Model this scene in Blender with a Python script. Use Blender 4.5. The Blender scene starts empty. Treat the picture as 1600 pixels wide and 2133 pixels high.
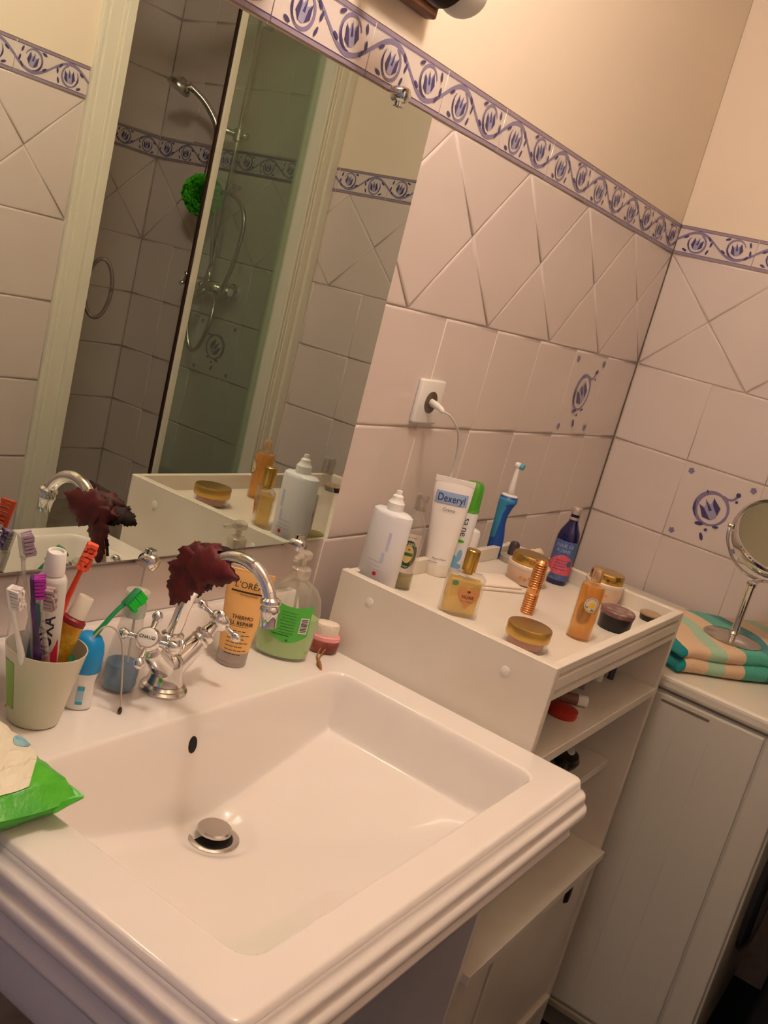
import bpy, bmesh, math, random
from mathutils import Vector, Matrix, Euler
PI = math.pi
scn = bpy.context.scene
COL = scn.collection
rnd = random.Random(7)

# ------------------------------------------------------------------ camera
CAM_R = ((0.5448493675826619, 0.045927182993994176, -0.8372752597007804),
         (-0.7986034292943305, 0.332874979918631, -0.5014247804641353),
         (0.25567895760916426, 0.9418518681865037, 0.21804432812958946))
cam_d = bpy.data.cameras.new('camera'); cam = bpy.data.objects.new('camera', cam_d); COL.objects.link(cam)
cam.matrix_world = Matrix.Translation((-1.30529267, -0.89604024, 1.4301592)) @ Matrix(CAM_R).to_4x4()
cam_d.sensor_fit = 'HORIZONTAL'; cam_d.sensor_width = 36.0
cam_d.lens = 2065.309 / 1600 * 36.0
cam_d.clip_start = 0.02
scn.camera = cam

# ------------------------------------------------------------------ world, light, exposure
w = bpy.data.worlds.new('world'); scn.world = w; w.use_nodes = True
w.node_tree.nodes['Background'].inputs[0].default_value = (0.42, 0.52, 1.0, 1)
w.node_tree.nodes['Background'].inputs[1].default_value = 0.22
scn.view_settings.view_transform = 'Standard'; scn.view_settings.look = 'None'
scn.view_settings.exposure = 0.62; scn.view_settings.gamma = 1.0; scn.view_settings.use_curve_mapping = False
LAMP_GLOW = 62.0
LAMP_COL = (1.0, 0.86, 0.74)
scn.cycles.use_denoising = True
scn.cycles.max_bounces = 10; scn.cycles.diffuse_bounces = 4; scn.cycles.transparent_max_bounces = 20
scn.cycles.use_adaptive_sampling = True; scn.cycles.adaptive_threshold = 0.02
scn.cycles.sample_clamp_indirect = 8.0

# ------------------------------------------------------------------ materials
def srgb(c):
    return tuple(((v / 255) / 12.92 if v / 255 <= .04045 else ((v / 255 + .055) / 1.055) ** 2.4) for v in c)
MATS = {}
def mat(name, col, rough=0.5, metal=0.0, trans=0.0, ior=1.45, noise=None, bump=None, coat=0.0, spec=None, sss=0.0):
    if name in MATS: return MATS[name]
    m = bpy.data.materials.new(name); m.use_nodes = True
    nt = m.node_tree; b = nt.nodes['Principled BSDF']
    c = srgb(col)
    b.inputs['Base Color'].default_value = (*c, 1)
    b.inputs['Roughness'].default_value = rough; b.inputs['Metallic'].default_value = metal
    b.inputs['Transmission Weight'].default_value = trans; b.inputs['IOR'].default_value = ior
    b.inputs['Coat Weight'].default_value = coat
    if spec is not None: b.inputs['Specular IOR Level'].default_value = spec
    if sss: b.inputs['Subsurface Weight'].default_value = sss; b.inputs['Subsurface Radius'].default_value = (.01, .01, .01)
    if noise:                     # (other colour, scale, contrast low, high)
        c2, sc, lo, hi = noise
        tc = nt.nodes.new('ShaderNodeTexCoord'); n = nt.nodes.new('ShaderNodeTexNoise'); n.inputs['Scale'].default_value = sc
        n.inputs['Detail'].default_value = 5
        r = nt.nodes.new('ShaderNodeValToRGB'); r.color_ramp.elements[0].position = lo; r.color_ramp.elements[1].position = hi
        r.color_ramp.elements[0].color = (*c, 1); r.color_ramp.elements[1].color = (*srgb(c2), 1)
        nt.links.new(tc.outputs['Object'], n.inputs['Vector']); nt.links.new(n.outputs['Fac'], r.inputs['Fac'])
        nt.links.new(r.outputs['Color'], b.inputs['Base Color'])
    if bump:                      # (scale, strength, distance)
        tc = nt.nodes.new('ShaderNodeTexCoord'); n = nt.nodes.new('ShaderNodeTexNoise'); n.inputs['Scale'].default_value = bump[0]
        n.inputs['Detail'].default_value = 4
        bp = nt.nodes.new('ShaderNodeBump'); bp.inputs['Strength'].default_value = bump[1]; bp.inputs['Distance'].default_value = bump[2]
        nt.links.new(tc.outputs['Object'], n.inputs['Vector']); nt.links.new(n.outputs['Fac'], bp.inputs['Height'])
        nt.links.new(bp.outputs['Normal'], b.inputs['Normal'])
    MATS[name] = m; return m
def thin_glass(name, tint, gloss=(1, 1, 1), rough=0.02, refl=0.06, body=None, bodyw=0.0):
    """a thin clear wall: tinted see-through plus a fresnel reflection, and optionally some milky body colour"""
    if name in MATS: return MATS[name]
    m = bpy.data.materials.new(name); m.use_nodes = True; nt = m.node_tree; nt.nodes.clear()
    o = nt.nodes.new('ShaderNodeOutputMaterial'); t = nt.nodes.new('ShaderNodeBsdfTransparent'); g = nt.nodes.new('ShaderNodeBsdfGlossy')
    t.inputs[0].default_value = (*tint, 1); g.inputs[0].default_value = (*gloss, 1); g.inputs['Roughness'].default_value = rough
    lw = nt.nodes.new('ShaderNodeLayerWeight'); lw.inputs[0].default_value = 0.35
    mp = nt.nodes.new('ShaderNodeMapRange'); mp.inputs['To Min'].default_value = refl; mp.inputs['To Max'].default_value = 0.75
    pw = nt.nodes.new('ShaderNodeMath'); pw.operation = 'POWER'; pw.inputs[1].default_value = 2.5
    nt.links.new(lw.outputs['Facing'], pw.inputs[0]); nt.links.new(pw.outputs[0], mp.inputs['Value'])
    mx = nt.nodes.new('ShaderNodeMixShader'); src = t.outputs[0]
    if body:
        d = nt.nodes.new('ShaderNodeBsdfDiffuse'); d.inputs[0].default_value = (*srgb(body), 1)
        mb = nt.nodes.new('ShaderNodeMixShader'); mb.inputs[0].default_value = bodyw
        nt.links.new(t.outputs[0], mb.inputs[1]); nt.links.new(d.outputs[0], mb.inputs[2]); src = mb.outputs[0]
    nt.links.new(mp.outputs[0], mx.inputs[0]); nt.links.new(src, mx.inputs[1]); nt.links.new(g.outputs[0], mx.inputs[2])
    nt.links.new(mx.outputs[0], o.inputs[0]); MATS[name] = m; return m

tile_m = mat('glazed_tile', (228, 214, 208), .2, noise=((222, 207, 200), 3, .3, .7), bump=(9, .25, .003), coat=.2)
grout_m = mat('grout', (214, 198, 184), .85, noise=((196, 176, 158), 25, .4, .7))
plaster_m = mat('cream_plaster', (243, 227, 206), .8, bump=(60, .15, .001))
paintd_m = mat('tile_paint_dark', (82, 72, 116), .25)
paintm_m = mat('tile_paint_mid', (142, 130, 162), .25)
paintl_m = mat('tile_paint_pale', (164, 160, 192), .25)
paintr_m = mat('tile_paint_rail', (160, 142, 160), .25)
ceramic_m = mat('ceramic', (240, 232, 226), .09, coat=.35)
lacq_m = mat('white_lacquer', (234, 226, 214), .35, noise=((224, 213, 198), 6, .35, .75))
enamel_m = mat('appliance_enamel', (206, 200, 186), .32)
chrome_m = mat('chrome', (225, 222, 220), .08, 1.0)
chromer_m = mat('worn_chrome', (200, 195, 190), .22, 1.0)
silver_m = mat('mirror_silver', (214, 222, 212), .0, 1.0)
gold_m = mat('gold_metal', (200, 164, 84), .22, 1.0)
goldsat_m = mat('satin_gold', (198, 164, 92), .32, 1.0)
copper_m = mat('rose_gold', (226, 164, 108), .2, 1.0)
black_m = mat('black_plastic', (18, 14, 16), .3)
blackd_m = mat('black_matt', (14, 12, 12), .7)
white_m = mat('white_plastic', (238, 234, 230), .35)
whitem_m = mat('white_matt', (236, 230, 224), .7)
pvc_m = mat('white_frame', (232, 226, 208), .4)
tglass_m = thin_glass('clear_plastic', (.96, .96, .95), refl=.07, body=(222, 212, 196), bodyw=.13)
sglass_m = thin_glass('shower_glass', (.86, .92, .87), refl=.05)
sglass2_m = thin_glass('shower_glass_edge', (.80, .86, .79), refl=.05, body=(150, 160, 130), bodyw=.06)

# ------------------------------------------------------------------ mesh helpers
def mesh_from(verts, faces, name='m', smooth=False):
    me = bpy.data.meshes.new(name); me.from_pydata([tuple(v) for v in verts], [], faces); me.update()
    if smooth: me.shade_smooth()
    return me
def bm_mesh(bm, smooth=False, name='m'):
    bmesh.ops.recalc_face_normals(bm, faces=bm.faces[:])
    me = bpy.data.meshes.new(name); bm.to_mesh(me); bm.free()
    if smooth: me.shade_smooth()
    return me
def obj(name, me, m, parent=None, loc=None, rot=None, label=None, stuff=False, sharp=None):
    o = bpy.data.objects.new(name, me); COL.objects.link(o)
    if m is not None and len(me.materials) == 0: me.materials.append(m)
    if parent: o.parent = parent
    if loc is not None: o.location = loc
    if rot is not None: o.rotation_euler = rot
    if label: o['label'] = label
    if stuff: o['kind'] = 'stuff'
    if sharp is not None:
        me.shade_smooth()
        try: me.set_sharp_from_angle(angle=math.radians(sharp))
        except Exception: pass
    return o
def thing(name, label, cat, loc=(0, 0, 0), rz=0.0, group=None, rot=None):
    o = bpy.data.objects.new(name, None); COL.objects.link(o); o.empty_display_size = .02
    o.location = loc; o.rotation_euler = rot if rot is not None else (0, 0, rz)
    o['label'] = label; o['category'] = cat
    if group: o['group'] = group
    return o
def tag(o, label, cat, group=None):
    o['label'] = label; o['category'] = cat
    if group: o['group'] = group
    return o
def struct(name, me, m, parent=None, **k):
    o = obj(name, me, m, parent, **k)
    if not parent: o['kind'] = 'structure'
    return o
def add_box(bm, x0, x1, y0, y1, z0, z1, bev=0.0, seg=2):
    mtx = Matrix.Translation(((x0 + x1) / 2, (y0 + y1) / 2, (z0 + z1) / 2)) @ Matrix.Diagonal((x1 - x0, y1 - y0, z1 - z0, 1))
    r = bmesh.ops.create_cube(bm, size=1, matrix=mtx)
    if bev > 0:
        es = list({e for v in r['verts'] for e in v.link_edges})
        bmesh.ops.bevel(bm, geom=es, offset=bev, segments=seg, profile=.5, affect='EDGES')
def box(x0, x1, y0, y1, z0, z1, bev=0.0, seg=2, smooth=False):
    bm = bmesh.new(); add_box(bm, x0, x1, y0, y1, z0, z1, bev, seg); return bm_mesh(bm, smooth)
def lathe(prof, n=32, sx=1.0, sy=1.0, closed=True, smooth=True, pw=2.0, pwf=None):
    """revolve (radius, z) about z; sx, sy squash it; pw > 2 makes a superellipse footprint; radius may be (rx, ry)"""
    vs, fs = [], []
    for i, (r, z) in enumerate(prof):
        rx, ry = (r if isinstance(r, tuple) else (r * sx, r * sy))
        p = pwf(i) if pwf else pw
        for k in range(n):
            a = 2 * PI * k / n; c, s = math.cos(a), math.sin(a)
            vs.append((rx * math.copysign(abs(c) ** (2 / p), c), ry * math.copysign(abs(s) ** (2 / p), s), z))
    for i in range(len(prof) - 1):
        for k in range(n):
            a, b = i * n + k, i * n + (k + 1) % n
            fs.append((a, b, b + n, a + n))
    if closed:
        fs.append(tuple(range(n - 1, -1, -1))); fs.append(tuple((len(prof) - 1) * n + k for k in range(n)))
    me = mesh_from(vs, fs)
    if smooth:
        me.shade_smooth()
        try: me.set_sharp_from_angle(angle=math.radians(38))
        except Exception: pass
    return me
def spline(pts, n):
    pts = [Vector(p) for p in pts]; out = []
    for i in range(len(pts) - 1):
        p0 = pts[max(i - 1, 0)]; p1 = pts[i]; p2 = pts[i + 1]; p3 = pts[min(i + 2, len(pts) - 1)]
        for k in range(n):
            t = k / n
            out.append(.5 * ((2 * p1) + (p2 - p0) * t + (2 * p0 - 5 * p1 + 4 * p2 - p3) * t * t + (3 * p1 - p0 - 3 * p2 + p3) * t ** 3))
    out.append(pts[-1]); return out
def tube(pts, r, n=12, sub=6, flat=1.0, up=None):
    """tube along a smooth path; r is one radius or a list per control point"""
    P = spline(pts, sub) if sub > 1 else [Vector(p) for p in pts]
    if isinstance(r, (int, float)): R = [r] * len(P)
    else:
        R = []
        for i in range(len(P)):
            f = i / (len(P) - 1) * (len(r) - 1); a = int(min(f, len(r) - 2)); R.append(r[a] + (r[a + 1] - r[a]) * (f - a))
    vs, fs = [], []; nrm = None
    for i, p in enumerate(P):
        t = (P[min(i + 1, len(P) - 1)] - P[max(i - 1, 0)]).normalized()
        if nrm is None:
            u = Vector(up) if up else (Vector((0, 0, 1)) if abs(t.z) < .9 else Vector((1, 0, 0)))
            nrm = (u - t * u.dot(t)).normalized()
        else: nrm = (nrm - t * nrm.dot(t)).normalized()
        bi = t.cross(nrm)
        for k in range(n):
            a = 2 * PI * k / n; vs.append(p + (nrm * math.cos(a) * flat + bi * math.sin(a)) * R[i])
    for i in range(len(P) - 1):
        for k in range(n):
            a, b = i * n + k, i * n + (k + 1) % n; fs.append((a, b, b + n, a + n))
    fs.append(tuple(range(n - 1, -1, -1))); fs.append(tuple((len(P) - 1) * n + k for k in range(n)))
    return mesh_from(vs, fs, smooth=True)
def join(*mes):
    bm = bmesh.new()
    for me in mes:
        bm.from_mesh(me)
    out = bpy.data.meshes.new('m'); bm.to_mesh(out); bm.free()
    for me in mes: bpy.data.meshes.remove(me)
    return out
def xf(me, M):
    me.transform(M); return me
def orient(d):
    """matrix turning +z to direction d"""
    return Vector((0, 0, 1)).rotation_difference(Vector(d).normalized()).to_matrix().to_4x4()
def at(p, d=None):
    return Matrix.Translation(p) @ (orient(d) if d is not None else Matrix.Identity(4))

# flat drawings (lettering and painted ornaments) in (u, v)
def stroke(pts, wd, sub=6):
    P = [Vector((p[0], p[1], 0)) for p in pts]; P = spline(P, sub) if sub > 1 else P
    if isinstance(wd, (int, float)): wd = [wd] * 2
    vs, fs = [], []
    for i, p in enumerate(P):
        t = (P[min(i + 1, len(P) - 1)] - P[max(i - 1, 0)]).normalized(); nn = Vector((-t.y, t.x, 0))
        f = i / (len(P) - 1) * (len(wd) - 1); a = int(min(f, len(wd) - 2)); ww = (wd[a] + (wd[a + 1] - wd[a]) * (f - a)) / 2
        vs += [(p + nn * ww)[:2], (p - nn * ww)[:2]]
    for i in range(len(P) - 1): fs.append((2 * i, 2 * i + 1, 2 * i + 3, 2 * i + 2))
    return vs, fs
def blob(cx, cy, rx, ry, rot=0, n=12):
    vs = []
    for k in range(n):
        a = 2 * PI * k / n; x, y = rx * math.cos(a), ry * math.sin(a)
        vs.append((cx + x * math.cos(rot) - y * math.sin(rot), cy + x * math.sin(rot) + y * math.cos(rot)))
    return vs, [tuple(range(n))]
def poly(pts): return [tuple(p) for p in pts], [tuple(range(len(pts)))]
def rect(u0, u1, v0, v1): return [(u0, v0), (u1, v0), (u1, v1), (u0, v1)], [(0, 1, 2, 3)]
def merge2(*ds):
    V, F = [], []
    for vs, fs in ds:
        o = len(V); V += vs; F += [tuple(i + o for i in f) for f in fs]
    return V, F
def turned(d, ang, du=0, dv=0, s=1.0):
    c, sn = math.cos(ang), math.sin(ang)
    return [((x * c - y * sn) * s + du, (x * sn + y * c) * s + dv) for x, y in d[0]], d[1]
_txt = {}
def text2(body, size, font_w=1.0):
    """a word as flat triangles, centred on the origin"""
    key = (body,)
    if key not in _txt:
        cu = bpy.data.curves.new('t', 'FONT'); cu.body = body; cu.size = 1; cu.align_x = 'CENTER'; cu.resolution_u = 3
        o = bpy.data.objects.new('t', cu); COL.objects.link(o)
        dg = bpy.context.evaluated_depsgraph_get(); me = bpy.data.meshes.new_from_object(o.evaluated_get(dg))
        _txt[key] = ([(v.co.x, v.co.y - .35) for v in me.vertices], [tuple(p.vertices) for p in me.polygons])
        bpy.data.objects.remove(o); bpy.data.curves.remove(cu); bpy.data.meshes.remove(me)
    V, F = _txt[key]
    return [(x * size * font_w, y * size) for x, y in V], F
def text_bold(body, size, font_w=1.0, d=.03):
    a = text2(body, size, font_w); q = size * d
    return merge2(a, turned(a, 0, q, 0), turned(a, 0, 0, q))
def wrap(d, fn):
    return mesh_from([fn(u, v) for u, v in d[0]], d[1])
def on_flat(off, z0=0.0):                    # u right, v up, facing -y
    return lambda u, v: (u, -off, v + z0)
def on_cyl(r, z0=0.0, sx=1.0, sy=1.0):       # wraps about z, facing -y
    return lambda u, v: (sx * r * math.sin(u / r), -sy * r * math.cos(u / r), v + z0)
def on_ell(rx, ry, z0, eps=.0004):
    return lambda u, v: ((rx + eps) * math.sin(u / rx), -(ry + eps) * math.cos(u / rx), v + z0)
def patch(u0, u1, v0, v1, n=10, m=1):
    vs = [(u0 + (u1 - u0) * i / n, v0 + (v1 - v0) * j / m) for j in range(m + 1) for i in range(n + 1)]
    fs = [(j * (n + 1) + i, j * (n + 1) + i + 1, (j + 1) * (n + 1) + i + 1, (j + 1) * (n + 1) + i) for j in range(m) for i in range(n)]
    return vs, fs
def disc(cu, cv, ru, rv, n=20, rings=3):
    V = [(cu, cv)]; F = []
    for r in range(1, rings + 1):
        for k in range(n):
            a = 2 * PI * k / n; V.append((cu + ru * r / rings * math.cos(a), cv + rv * r / rings * math.sin(a)))
    for k in range(n): F.append((0, 1 + k, 1 + (k + 1) % n))
    for r in range(1, rings):
        for k in range(n):
            a = 1 + (r - 1) * n; b = 1 + r * n; F.append((a + k, b + k, b + (k + 1) % n, a + (k + 1) % n))
    return V, F

# ------------------------------------------------------------------ room numbers
XR = 1.2317          # right wall
YF = -1.2271         # wall opposite the mirror, left of the shower
YS = -1.237          # plane of the shower front
YB = -2.0478         # back of the shower
XL = -2.05           # left wall
ZC = 2.5
ZD, ZB, ZT = 1.4, 1.6872, 1.7602     # bottom of the diamond band, of the border, top of the border
DW = .2864
TH = .0042            # how far the tile faces stand in front of the grout

# ------------------------------------------------------------------ tiles
def clip_poly(P, s0, s1, z0, z1):
    def cl(P, f, inter):
        out = []
        for i in range(len(P)):
            a, b = P[i], P[(i + 1) % len(P)]
            if f(a): out.append(a)
            if f(a) != f(b): out.append(inter(a, b))
        return out
    for lim, ax, sg in ((s0, 0, 1), (s1, 0, -1), (z0, 1, 1), (z1, 1, -1)):
        if not P: return P
        P = cl(P, lambda p: sg * (p[ax] - lim) >= -1e-9,
               lambda a, b: tuple(a[k] + (b[k] - a[k]) * (lim - a[ax]) / (b[ax] - a[ax]) for k in (0, 1)))
    q = []
    for p in P:
        if not q or (abs(p[0] - q[-1][0]) + abs(p[1] - q[-1][1])) > 6e-3: q.append(p)
    if len(q) > 1 and abs(q[0][0] - q[-1][0]) + abs(q[0][1] - q[-1][1]) < 6e-3: q.pop()
    return q
def inset(P, d):
    n = len(P); out = []
    area = sum(P[i][0] * P[(i + 1) % n][1] - P[(i + 1) % n][0] * P[i][1] for i in range(n))
    s = 1 if area > 0 else -1
    for i in range(n):
        p0, p1, p2 = Vector(P[i - 1]), Vector(P[i]), Vector(P[(i + 1) % n])
        e1 = (p1 - p0).normalized(); e2 = (p2 - p1).normalized()
        n1 = Vector((-e1.y, e1.x)) * s; n2 = Vector((-e2.y, e2.x)) * s
        b = n1 + n2; den = 1 + n1.dot(n2)
        out.append(tuple(p1 + b * (d / max(den, .25))))
    return out
def tile_mesh(P, gap=.0010, pillow=.0050):
    """a tile from a polygon in (s, z): face at y = 0, cushioned edge falling back to the grout at y = TH"""
    area = sum(P[i][0] * P[(i + 1) % len(P)][1] - P[(i + 1) % len(P)][0] * P[i][1] for i in range(len(P)))
    if area < 0: P = P[::-1]
    rings = [(gap, TH), (gap + .0005, .0016), (gap + .0022, .0006), (gap + pillow, 0.0)]
    vs, fs = [], []; n = len(P)
    upright = n == 4 and all(min(abs(P[i][0] - P[(i + 1) % 4][0]), abs(P[i][1] - P[(i + 1) % 4][1])) < 1e-6 for i in range(4))
    xa, xb = min(p[0] for p in P), max(p[0] for p in P); za, zb = min(p[1] for p in P), max(p[1] for p in P)
    for d, y in rings:
        dh = gap * .5 + (d - gap) * .3            # the side joints are tighter than the bed joints
        if upright: vs += [(xa + dh, y, za + d), (xb - dh, y, za + d), (xb - dh, y, zb - d), (xa + dh, y, zb - d)]
        else: vs += [(p[0], y, p[1]) for p in inset(P, d)]
    for r in range(len(rings) - 1):
        for i in range(n):
            a, b = r * n + i, r * n + (i + 1) % n; fs.append((a, b, b + n, a + n))
    fs.append(tuple((len(rings) - 1) * n + i for i in range(n)))
    me = mesh_from(vs, fs); me.materials.append(tile_m)
    for p in me.polygons: p.use_smooth = p.index < n * (len(rings) - 1)
    return me
def paint(me, layers, mats, y=-.00035):
    """add painted ornament polygons to a tile mesh"""
    bm = bmesh.new(); bm.from_mesh(me)
    for m in mats: me.materials.append(m)
    for li, (d, mi) in enumerate(layers):
        vv = [bm.verts.new((u, y - li * .00006, v)) for u, v in d[0]]
        for f in d[1]:
            try:
                fc = bm.faces.new([vv[i] for i in f]); fc.material_index = mi
                fc.normal_update()
                if fc.normal.y > 0: fc.normal_flip()
            except ValueError: pass
    bm.to_mesh(me); bm.free(); return me
def arc(cx, cy, rx, ry, a0, a1, n=14):
    return [(cx + rx * math.cos(math.radians(a0 + (a1 - a0) * k / n)), cy + ry * math.sin(math.radians(a0 + (a1 - a0) * k / n))) for k in range(n + 1)]
def tulip(s=1.0):
    pale = poly([(-.006, -.002), (-.0045, .005), (-.002, .003), (0, .007), (.002, .003), (.005, .0055), (.006, -.002), (.002, -.007), (-.002, -.007)])
    dark = merge2(poly([(-.0065, -.003), (-.0052, .0065), (-.003, .002), (-.0022, -.007)]), poly([(.0035, -.006), (.0075, -.002), (.006, .007), (.0035, .002)]),
                  poly([(-.0008, -.001), (.0004, .0085), (.0016, -.001)]))
    return ([(x * s, y * s) for x, y in pale[0]], pale[1]), ([(x * s, y * s) for x, y in dark[0]], dark[1])
def border_mesh(width=.2):
    h = ZT - ZB
    me = tile_mesh([(0, 0), (width, 0), (width, h), (0, h)], gap=.0008, pillow=.002)
    if width < .199: pass
    mid, dk, pale, rail = [], [], [], []
    ok = lambda x: x < width - .004
    rail += [rect(.001, width - .001, h - .0075, h - .0015), rect(.001, width - .001, .0015, .0075)]
    dk += [rect(.001, width - .001, .0074, .0084), rect(.001, width - .001, h - .0084, h - .0074)]
    vine = [(x, .0375 + .0235 * math.cos(2 * PI * (x - .052) / .2)) for x in [width * k / 24 for k in range(25)]]
    mid.append(stroke(vine, [.0055, .0075, .0045, .0075, .0055], 3))
    for cx, cy, fl in ((.052, .0345, 1), (.152, .0395, -1)):
        if not ok(cx + .03): continue
        mid.append(stroke(arc(cx, cy, .0225, .0225, 200 if fl > 0 else 20, 430 if fl > 0 else 250), [.002, .0058, .004], 2))
        dk.append(stroke(arc(cx, cy, .0215, .0215, 140 if fl > 0 else 160, 245 if fl > 0 else 275), [.0006, .0048, .0006], 2))
        pl, dd = tulip(2.1); ro = math.radians(-12 if fl > 0 else 14)
        pale.append(turned(pl, ro, cx + .001, cy - .001)); dk.append(turned(dd, ro, cx + .001, cy - .001))
        for dx, dy, a in ((.031, -.016, 70), (-.030, .012, 30), (.029, .016, -50), (-.026, -.020, -20), (.036, .004, 80)):
            if ok(cx + dx + .006) and cx + dx > .005: dk.append(blob(cx + dx, cy + dy * fl, .0068, .0027, math.radians(a * fl)))
    layers = [(d, 4) for d in rail] + [(d, 2) for d in mid] + [(d, 3) for d in pale] + [(d, 1) for d in dk]
    return paint(me, layers, [paintd_m, paintm_m, paintl_m, paintr_m])
def motif_mesh():
    me = tile_mesh([(0, 0), (.2, 0), (.2, .2), (0, .2)])
    c = .1
    mid = [stroke(arc(c - .002, c + .004, .041, .041, 60, 345, 24), [.006, .011, .013, .009, .005, .008], 2),
           stroke([(c + .016, c + .042), (c + .03, c + .039), (c + .043, c + .044), (c + .049, c + .055)], [.009, .0065, .006, .007], 5),
           stroke(arc(c - .002, c + .004, .041, .041, -15, 62, 8), [.006, .009], 2)]
    dk = [stroke(arc(c - .002, c + .004, .043, .043, 165, 225, 10), [.001, .008, .001], 2),
          blob(c + .05, c + .058, .006, .0055), blob(c + .051, c + .04, .0035, .0035), blob(c - .02, c - .04, .011, .0045, .15), blob(c + .001, c - .05, .0045, .0035, .4),
          blob(c - .004, c - .07, .0105, .0042, -1.1), blob(c + .022, c - .036, .008, .003, .2), blob(c - .024, c + .043, .005, .002, -1.0)]
    pl, dd = tulip(3.5); ro = math.radians(38)
    pale = [turned(pl, ro, c - .006, c + .001)]; dk.append(turned(dd, ro, c - .006, c + .001))
    dots = []
    for sx in (-1, 1):
        for sy in (-1, 1):
            x, y = c + sx * .08, c + sy * .08
            for a in range(5): dots.append(blob(x + .0048 * math.cos(a * 2 * PI / 5), y + .0048 * math.sin(a * 2 * PI / 5), .0034, .0034, 0, 8))
            dots.append(blob(x, y, .002, .002, 0, 8))
    layers = [(d, 2) for d in mid + dots] + [(d, 3) for d in pale] + [(d, 1) for d in dk]
    return paint(me, layers, [paintd_m, paintm_m, paintl_m, paintr_m])
TILE = tile_mesh([(0, 0), (.2, 0), (.2, .2), (0, .2)])
dq = DW / 2; zq = (ZB - ZD) / 2
DIAM = tile_mesh([(0, zq), (-dq, 0), (0, -zq), (dq, 0)])
TRI_T = tile_mesh([(-dq, zq), (0, 0), (dq, zq)]); TRI_B = tile_mesh([(-dq, -zq), (dq, -zq), (0, 0)])
BORD = border_mesh(); MOTIF = motif_mesh()

def tile_wall(wall, org, th, s0, s1, js, t0, jb, zlo=0.0, above=None, motifs=(), skip=None):
    """clothe a wall: rows of square tiles, the diamond band, the blue border; origin org, local x turned by th"""
    root = bpy.data.objects.new('tiling_frame', None)
    R = Matrix.Translation(org) @ Matrix.Rotation(th, 4, 'Z')
    bpy.data.objects.remove(root)
    def put(name, me, s, z):
        o = bpy.data.objects.new(name, me); COL.objects.link(o); o.parent = wall; o.matrix_local = R @ Matrix.Translation((s, 0, z)); return o
    cache = {}
    def row(z, z1, name='tile'):
        k = math.floor((s0 - js) / .2)
        while js + k * .2 < s1 - 1e-6:
            a = js + k * .2; b = a + .2; k += 1
            if skip and skip(max(a, s0), min(b, s1), z, z1): continue
            if a >= s0 - 1e-6 and b <= s1 + 1e-6 and abs(z1 - z - .2) < 1e-6:
                mo = any(abs(a - m[0]) < .02 and abs(z - m[1]) < .02 for m in motifs)
                put('motif_tile' if mo else name, MOTIF if mo else TILE, a, z)
            else:
                P = clip_poly([(a, z), (b, z), (b, z1), (a, z1)], s0, s1, z, z1)
                if len(P) > 2 and max(p[0] for p in P) - min(p[0] for p in P) > .01:
                    put(name, tile_mesh([(p[0] - a, p[1] - z) for p in P]), a, z)
    z = ZD
    while z > zlo + 1e-6: row(z - .2, z); z -= .2
    k = math.floor((s0 - t0) / DW) - 1
    while t0 + (k - 1) * DW < s1:
        c = t0 + k * DW; k += 1
        for nm, me, P, cs in (('diamond_tile', DIAM, [(0, zq), (-dq, 0), (0, -zq), (dq, 0)], c),
                              ('half_diamond_tile', TRI_T, [(-dq, zq), (0, 0), (dq, zq)], c + dq),
                              ('half_diamond_tile', TRI_B, [(-dq, -zq), (dq, -zq), (0, 0)], c + dq)):
            a, b = cs - dq, cs + dq
            if b <= s0 + .004 or a >= s1 - .004: continue
            if skip and skip(max(a, s0), min(b, s1), ZD, ZB): continue
            zc = ZD + zq
            if a >= s0 - 1e-6 and b <= s1 + 1e-6: put(nm, me, cs, zc)
            else:
                Q = clip_poly(P, s0 - cs, s1 - cs, -zq, zq)
                if len(Q) > 2 and max(p[0] for p in Q) - min(p[0] for p in Q) > .008: put(nm, tile_mesh(Q), cs, zc)
    k = math.floor((s0 - jb) / .2)
    while jb + k * .2 < s1 - 1e-6:
        a = jb + k * .2; b = a + .2; k += 1
        if a >= s0 - 1e-6 and b <= s1 + 1e-6: put('border_tile', BORD, a, ZB)
        elif a >= s0 - 1e-6 and s1 - a > .02: put('border_tile', border_mesh(s1 - a), a, ZB)
        elif a < s0 and b - s0 > .02:
            put('border_tile', border_mesh(b - s0), s0, ZB)
    if above:
        z = ZT
        while z < above - 1e-6: row(z, min(z + .2, above)); z += .2

# ------------------------------------------------------------------ room shell
def two_box(*bs):
    bm = bmesh.new()
    for i, b in enumerate(bs):
        n0 = len(bm.faces); add_box(bm, *b[:6])
        bm.faces.ensure_lookup_table()
        for f in bm.faces[n0:]: f.material_index = b[6]
    me = bm_mesh(bm); me.materials.append(grout_m); me.materials.append(plaster_m); return me
wall_back = struct('wall_back', two_box((XL - .1, XR + .1, TH - .0005, .12, 0, ZT, 0), (XL - .1, XR + .1, .0005, .12, ZT, ZC, 1)), None)
tile_wall(wall_back, (0, 0, 0), 0, XL, XR, .028, .095, .037, zlo=.4, motifs=[(.828, 1.2)],
          skip=lambda a, b, z, z1: (b < -.03 and a > -.9 and z > 1.015) or (z1 < .86 and a > -.74 and b < .55))
wall_right = struct('wall_right', two_box((XR + TH - .0005, XR + .12, YB, -.0005, 0, ZT, 0), (XR + .0005, XR + .12, YS, -.0005, ZT, ZC, 1), (XR + TH - .0005, XR + .12, YB, YS, ZT, ZC, 0)), None)
tile_wall(wall_right, (XR, 0, 0), -PI / 2, .001, -YS - .001, .203, 0, .0, zlo=.6, motifs=[(.203, 1.0)],
          skip=lambda a, b, z, z1: z1 < .81 and b < .75)
tile_wall(wall_right, (XR, 0, 0), -PI / 2, -YS + .001, -YB - .001, 1.477 - .2, -YB - 3 * DW, 1.2478, zlo=.4, above=2.36, motifs=[(1.477, 1.0)])
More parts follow.
